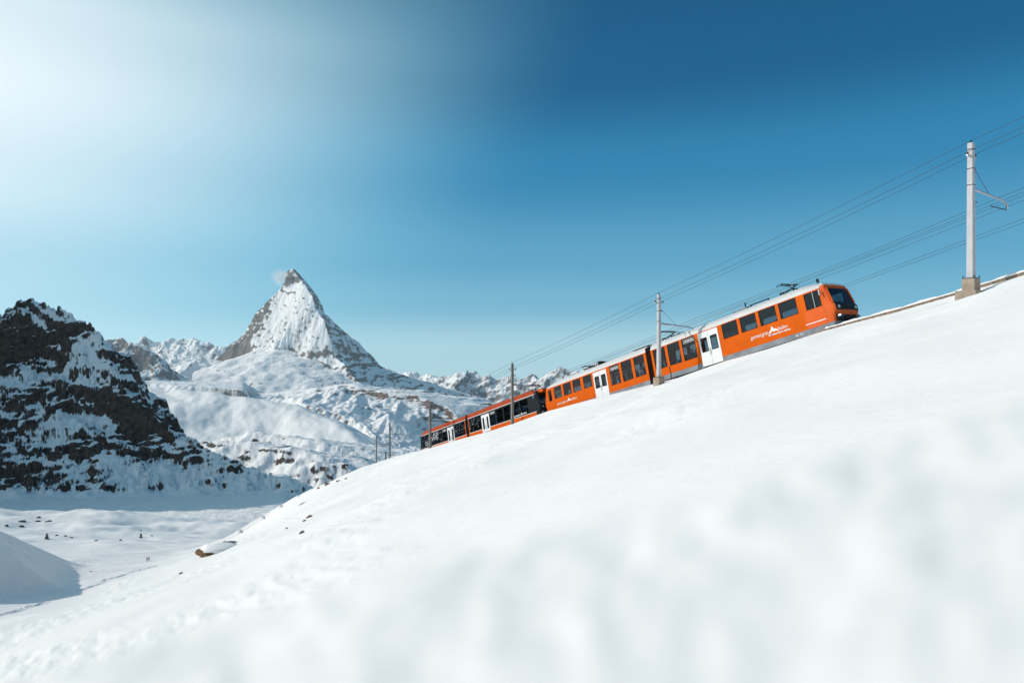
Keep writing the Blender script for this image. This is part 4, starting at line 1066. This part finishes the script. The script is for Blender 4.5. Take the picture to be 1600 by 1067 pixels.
big_foot = dict(z=lambda x, y, zb: lv(sp(x, y)[0]) - 4.62, low=(.92, .80), up=(.62, .62))
small_foot = dict(z=lambda x, y, zb: lv(sp(x, y)[0]) - 3.52, low=(0, 0), up=(.66, .36))
W0 = mast(1517.5, 224, 2.6, 'tall pale mast on a two-step concrete footing above the front of the train', .33, .26, foot=big_foot)
W1_ = mast(1029.5, 460, 2.6, 'grey mast on a small concrete block before the dark bellows of the orange railcar', .30, .23, foot=small_foot)
W2_ = mast(800.5, 568, 2.6, 'grey mast standing before the black windowed railcar near its cab', .30, .23, mat='mastdark')
W3_ = mast(672.0, 631, 2.6, 'thin dark mast before the tail of the lower railcar', .34, .26, mat='mastdark', thin=True)
W4_ = mast(609.0, 661, 0, 'taller of the two thin dark masts standing free below the train', .34, .26, mat='mastdark', dist=143, thin=True)
W5_ = mast(588.0, 681, 0, 'lowest thin dark mast on the snow brow, farthest left', .36, .28, mat='mastdark', dist=192, thin=True)
x, y, zt = fp(602.5, 707, 150); zb = gz(x, y)
e = empty('marker_post', 'short dark post on the snow brow between the two lowest masts', 'post', (x, y, zb))
MB().box(-.14, .14, -.14, .14, -.3, zt - zb).build('pole', M['mastdark'], e); MB().box(-.18, .18, -.18, .18, zt - zb, zt - zb + .08).build('cap', M['mastdark'], e)

# ---------------- overhead wires, each its own thing, sagging between the masts
def uphill(pt, s_off):                                   # carry a wire on up the line beyond the last mast in view
    return Vector(pt) - Vector((UV[0], UV[1], GR)) * s_off
def wire(name, pts, label, r=.013, sag=.25, cat='wire'):
    P = []
    for a, c in zip(pts[:-1], pts[1:]):
        n = 10
        for k in range(n):
            t = k / n; q = Vector(a).lerp(Vector(c), t); q.z -= sag * 4 * t * (1 - t) * min(1.5, (Vector(c) - Vector(a)).length / 25) * .6; P.append(q)
    P.append(Vector(pts[-1]))
    o = MB().tube(P, r, 5).build(name, M['wire'])
    return tag(o, label, cat, 'overhead wires of the railway')
ms = [W0, W1_, W2_, W3_, W4_, W5_]
wire('overhead_wire', [uphill(W0['top'], 30)] + [m['top'] for m in ms], 'topmost wire strung from mast top to mast top', .012)
wire('overhead_wire', [uphill(W0['a'], 30)] + [m['a'] for m in ms[:4]], 'wire on the outer insulator just below the mast tops', .012)
wire('overhead_wire', [uphill(W0['b'], 30)] + [m['b'] for m in ms[:4]], 'wire on the track-side insulator just below the mast tops', .012)
ss = [-40, W0['s'], W1_['s'], W2_['s'], W3_['s'], 90]
for rel, p, lab, sg in ((1.66, -1.30, 'upper carrying wire above the orange railcar roof', .3), (1.46, -1.45, 'second wire down, close under the carrying wire above the roof', .18),
                        (1.22, -1.25, 'third wire down above the roof of the orange railcar', .08), (1.00, -1.40, 'contact wire lowest above the roof, touched by the collectors', .03),
                        (1.12, -5.5, 'upper wire of the far track, lower right of the train front', .1), (0.88, -5.5, 'lowest wire of the far track, lower right of the train front', .03)):
    if rel < 1.1 and p > -5: rel = 1.30 if False else rel
    wire('overhead_wire', [wp(s_, p, rel) for s_ in ss], lab, .012, sg)
dr = wp(-13.2, -1.3, 1.6)
o = MB().tube([wp(-11.35, -4.6, 2.1), wp(-11.35, -4.6, 1.1)], .035, 6).tube([wp(-11.35, -4.6, 2.1), wp(-13.5, -4.6, 2.75)], .03, 6).tube([wp(-11.35, -4.75, 1.1), wp(-11.35, -4.45, 1.1)], .045, 6).build('hanging_bracket', M['darkmetal'])
tag(o, 'dark wire bracket hanging at the right edge of the picture beyond the pale mast', 'bracket')

# ---------------- low stone wall with a snow cap along the upper line
RW = empty('retaining_wall', 'low brown stone wall with snow cap beside the line at upper right', 'wall', tuple(wp(-7, 1.0, -4)))
rnd = random.Random(3); s_ = -15.5
invw = RW.matrix_world
base = Vector(wp(-7, 1.0, -4))
cap_pts = []
def skewed(s0, s1, p0, p1, r0, r1):
    mb = MB(); q = [wp(s0, p0, r0), wp(s1, p0, r0), wp(s1, p1, r0), wp(s0, p1, r0), wp(s0, p0, r1), wp(s1, p0, r1), wp(s1, p1, r1), wp(s0, p1, r1)]
    return mb.poly([Vector(v) - base for v in q], [(0, 3, 2, 1), (4, 5, 6, 7), (0, 1, 5, 4), (1, 2, 6, 5), (2, 3, 7, 6), (3, 0, 4, 7)])
while s_ < -0.3:
    L = rnd.uniform(.55, 1.05)
    topr = float(np.interp(s_, [-15, -8, -4.6, -1.8, 0], [-3.38, -3.36, -3.28, -3.16, -3.10])) + rnd.uniform(-.015, .015)
    f = rnd.uniform(-.03, .03)
    skewed(s_, s_ + L - .02, .62, 1.02 + f, -3.75, topr).build('stone', M['stone'], RW, bevel=.02)
    skewed(s_, s_ + L * .96 - .02, .60, 1.04 - f, -4.5, -3.765).build('stone', M['stone'], RW, bevel=.02)
    s_ += L
mb = MB(); rings = []
for k in range(64):
    s0 = -15.6 + 15.6 * k / 63
    t0 = float(np.interp(s0, [-15, -8, -4.6, -1.8, 0], [-3.38, -3.36, -3.28, -3.16, -3.10])); hgt = .13 + .035 * math.sin(k * .7) + .02 * math.sin(k * 2.3)
    rings.append([Vector(wp(s0, p_, t0 + z_)) - base for p_, z_ in ((.52, -.02), (.54, hgt * .7), (.72, hgt), (.92, hgt * .95), (1.05, hgt * .55), (1.09, .01), (1.0, -.01))])
mb.loft(rings).build('snow_cap', M['snowcap'], RW, True)

# ---------------- rocks and snow lumps on the slope
def lump(mb, c, rx, ry, rz, seed, n=12, m=7, rough=.25):
    rnd = random.Random(seed); off = [rnd.uniform(0, 9) for _ in range(3)]; rings = []
    for i in range(m + 1):
        ph = -math.pi / 2 + math.pi * i / m; ring = []
        for j in range(n):
            th_ = 2 * math.pi * j / n; u = Vector((math.cos(ph) * math.cos(th_), math.cos(ph) * math.sin(th_), math.sin(ph)))
            k = 1 + rough * (math.sin(u.x * 3.1 + off[0]) * math.cos(u.y * 4.3 + off[1]) + .6 * math.sin(u.z * 6 + off[2] + u.x * 5))
            ring.append((c[0] + u.x * rx * k, c[1] + u.y * ry * k, c[2] + u.z * rz * k))
        rings.append(ring)
    return mb.loft(rings)
def on_ground(px, py, d0=15, d1=400):
    """where the line of sight through a photo point meets the slope"""
    d = np.exp(np.linspace(np.log(d0), np.log(d1), 1500)); k = fp(px, py, 1.0)
    h = k[2] * d - ground(k[0] * d, d)
    i = np.argmax(h < 0); return np.array([k[0] * d[i], d[i], float(ground(np.array([k[0] * d[i]]), np.array([d[i]]))[0])])
def rock(px, py, wpx, hpx, label, mat, seed, group=None, snow=False, smooth=False, depth=.8):
    P = on_ground(px, py); sc = P[1] / F
    e = empty('rock', label, 'rock', tuple(P), group)
    lump(MB(), (0, 0, -hpx * sc * .05), wpx * sc / 2, wpx * sc / 2 * depth, hpx * sc * .7, seed).build('stone', M[mat], e, smooth)
    if snow: lump(MB(), (wpx * sc * .06, -.05, hpx * sc * .80), wpx * sc * .50, wpx * sc * .42, hpx * sc * .70, seed + 1, rough=.12).build('snow_cap', M['snowcap'], e, True)
    return P
rock(340, 861, 58, 7, 'brown rock ledge under a snow cushion at the foot of the slope', 'rockbrown', 5, snow=True)
rock(316, 862, 20, 7, 'brown rock tip left of the snow cushion', 'rockbrown', 8)
rock(359, 851, 24, 9, 'grey snow dusted boulder right of the snow cushion', 'rockgrey', 11)
rock(472, 833, 9, 6, 'small grey stone alone on the snow slope', 'rockgrey', 14)
rock(448, 826, 4, 3, 'tiny dark stone left above the small grey stone', 'rockgrey', 15)
rock(484, 808, 10, 4, 'thin brown rock streak on the slope above the grey stone', 'rockbrown', 18, depth=1.6)
rock(476, 814, 7, 3, 'lower end of the brown rock streak on the slope', 'rockbrown', 19)
rock(541, 748, 5, 2, 'brown rock on the brow nearest the lowest mast', 'rockbrown', 21)
rock(528, 752, 6, 3, 'brown rock on the brow left of the lowest mast', 'rockbrown', 22)
rock(512, 757, 9, 4, 'largest brown rock on the brow above the shaded valley', 'rockbrown', 23)
rock(498, 763, 6, 3, 'lowest brown rock on the brow above the shaded valley', 'rockbrown', 24)
rock(283, 896, 7, 3, 'small brown rock at the edge of the near slope', 'rockbrown', 27)
rock(142, 893, 4, 2, 'tiny dark stone at the tip of the shaded snow bank', 'rockgrey', 28)
for k, (px, py, w, h, lab) in enumerate([(10, 822, 7, 5, 'dark rock farthest left above the shaded bank'), (33, 823, 9, 5, 'dark rock above the shaded bank, second from left'), (58, 815, 10, 4, 'dark rock at the upper end of the valley outcrop'),
                                         (76, 815, 12, 4, 'wide dark rock right in the valley outcrop'), (34, 815, 14, 3, 'flat dark rock in the middle of the valley outcrop'), (60, 809, 8, 4, 'uppermost dark rock of the valley outcrop'),
                                         (88, 837, 6, 3, 'dark rock right of the left shrub'), (102, 838, 5, 4, 'dark rock in the row right of the left shrub'), (111, 840, 7, 3, 'flat dark rock ending the row right of the left shrub'),
                                         (150, 845, 7, 3, 'dark rock between the two shrubs'), (188, 844, 5, 3, 'brown rock left of the right shrub'), (237, 837, 5, 2, 'small dark rock right of the right shrub'), (219, 829, 6, 2, 'dark rock behind the right shrub')]):
    rock(px, py, w * .8, h * .7, lab, 'darkrock', 60 + k, 'dark rocks on the valley floor')

# ---------------- two small conifers on the valley floor
def conifer(px, py, hpx, label, seed):
    P = on_ground(px, py); h = hpx * P[1] / F
    e = empty('conifer', label, 'tree', tuple(P), 'small conifers on the valley floor')
    MB().tube([(0, 0, -.2), (0, 0, h * .9)], [h * .05, h * .012], 6).build('trunk', M['trunk'], e)
    mb = MB(); rnd = random.Random(seed)
    for k in range(260):
        t = rnd.random() ** 1.3; z = h * (.06 + .94 * t); rad = h * .34 * (1 - t) ** .8 * rnd.uniform(.25, 1.05) + .02; a = rnd.uniform(0, 6.283)
        c = Vector((rad * math.cos(a), rad * math.sin(a), z - rad * .35)); q = h * rnd.uniform(.05, .10)
        d = Vector((math.cos(a), math.sin(a), -.5)) * q * 1.6; w_ = Vector((-math.sin(a), math.cos(a), rnd.uniform(-.3, .3))) * q * .6
        mb.poly([c - d * .5, c + w_, c + d, c - w_, c + Vector((0, 0, q * .4))], [(0, 1, 4), (1, 2, 4), (2, 3, 4), (3, 0, 4)])
    mb.build('crown', M['shrub'], e)
conifer(73, 842, 9, 'small dark conifer on the valley floor near the shaded bank', 1)
conifer(220, 840, 7, 'small dark conifer standing on the valley rise to the right', 2)

# ---------------- ski track across the lower slope
def track(name, pts, w, label_kind='structure'):
    P = [on_ground(*p, 8, 300) for p in pts]; out = []
    for a, c in zip(P[:-1], P[1:]):
        for k in range(14): out.append(a + (c - a) * k / 14)
    out.append(P[-1]); mb = MB(); rings = []
    rnd = random.Random(2)
    for i, q in enumerate(out):
        t = out[min(i + 1, len(out) - 1)] - out[max(i - 1, 0)]; n_ = np.array([-t[1], t[0]]) / np.hypot(t[0], t[1])
        j = rnd.uniform(-.05, .05); ring = []
        for u, z in ((-1.0, -.02), (-.55, .10), (-.2, .02), (0, .05), (.2, .02), (.55, .11), (1.0, -.02)):
            x_, y_ = q[0] + n_[0] * (u * w + j), q[1] + n_[1] * (u * w + j); ring.append((x_, y_, gz(x_, y_) + z * (1 + rnd.uniform(-.5, .5)) * w * 1.6))
        rings.append(ring)
    o = mb.loft(rings, False, False).build(name, M['snowcap'], None, False)
    return tag(o, kind=label_kind)
track('ski_track', [(-20, 967), (40, 950), (100, 930), (150, 914), (190, 899), (222, 889), (245, 884)], .30)
track('ski_track', [(-20, 940), (10, 931), (30, 926), (56, 919)], .22)

# ---------------- marker poles in the valley
for k, (px, py) in enumerate([(229.5, 877), (232.5, 876)]):
    P = on_ground(px, py)
    o = MB().tube([(0, 0, -.2), (0, 0, 4.2 * P[1] / F)], .05, 6).tube([(0, 0, 4.2 * P[1] / F), (0, 0, 4.2 * P[1] / F + .12)], .09, 6).build('slope_marker', M['mastdark']); o.location = tuple(P)
    tag(o, ['left', 'right'][k] + ' one of two tiny marker poles on the piste below the right conifer', 'pole', 'piste marker poles')

# ---------------- little cloud clinging to the summit
cm = bpy.data.materials.new('summit_cloud'); cm.use_nodes = True
cn = cm.node_tree; cn.nodes.clear()
co_ = cn.nodes.new('ShaderNodeOutputMaterial'); cv = cn.nodes.new('ShaderNodeVolumePrincipled'); cv.inputs['Color'].default_value = (1, .97, .96, 1); cv.inputs['Anisotropy'].default_value = 0.65
tc = cn.nodes.new('ShaderNodeTexCoord'); nn = cn.nodes.new('ShaderNodeTexNoise'); nn.inputs['Scale'].default_value = 2.6; nn.inputs['Detail'].default_value = 4
cn.links.new(tc.outputs['Object'], nn.inputs['Vector'])
ln = cn.nodes.new('ShaderNodeVectorMath'); ln.operation = 'LENGTH'; cn.links.new(tc.outputs['Object'], ln.inputs[0])
m1 = cn.nodes.new('ShaderNodeMapRange'); m1.inputs['From Min'].default_value = 1.0; m1.inputs['From Max'].default_value = 0.1; m1.inputs['To Max'].default_value = 1.0
cn.links.new(ln.outputs['Value'], m1.inputs['Value'])
ad = cn.nodes.new('ShaderNodeMath'); ad.operation = 'ADD'; cn.links.new(m1.outputs[0], ad.inputs[0]); cn.links.new(nn.outputs['Fac'], ad.inputs[1])
m2 = cn.nodes.new('ShaderNodeMapRange'); m2.inputs['From Min'].default_value = 0.72; m2.inputs['From Max'].default_value = 1.35; m2.inputs['To Max'].default_value = 0.016
cn.links.new(ad.outputs[0], m2.inputs['Value']); cn.links.new(m2.outputs[0], cv.inputs['Density']); cn.links.new(cv.outputs[0], co_.inputs['Volume'])
cl_ = lump(MB(), (0, 0, 0), 1, 1, 1, 4, 16, 9, .05).build('cloud', cm); cl_.location = tuple(fp(440, 433, 5990)); cl_.scale = (135, 100, 100)
tag(cl_, 'small wisp of white cloud clinging to the left of the summit', 'cloud')
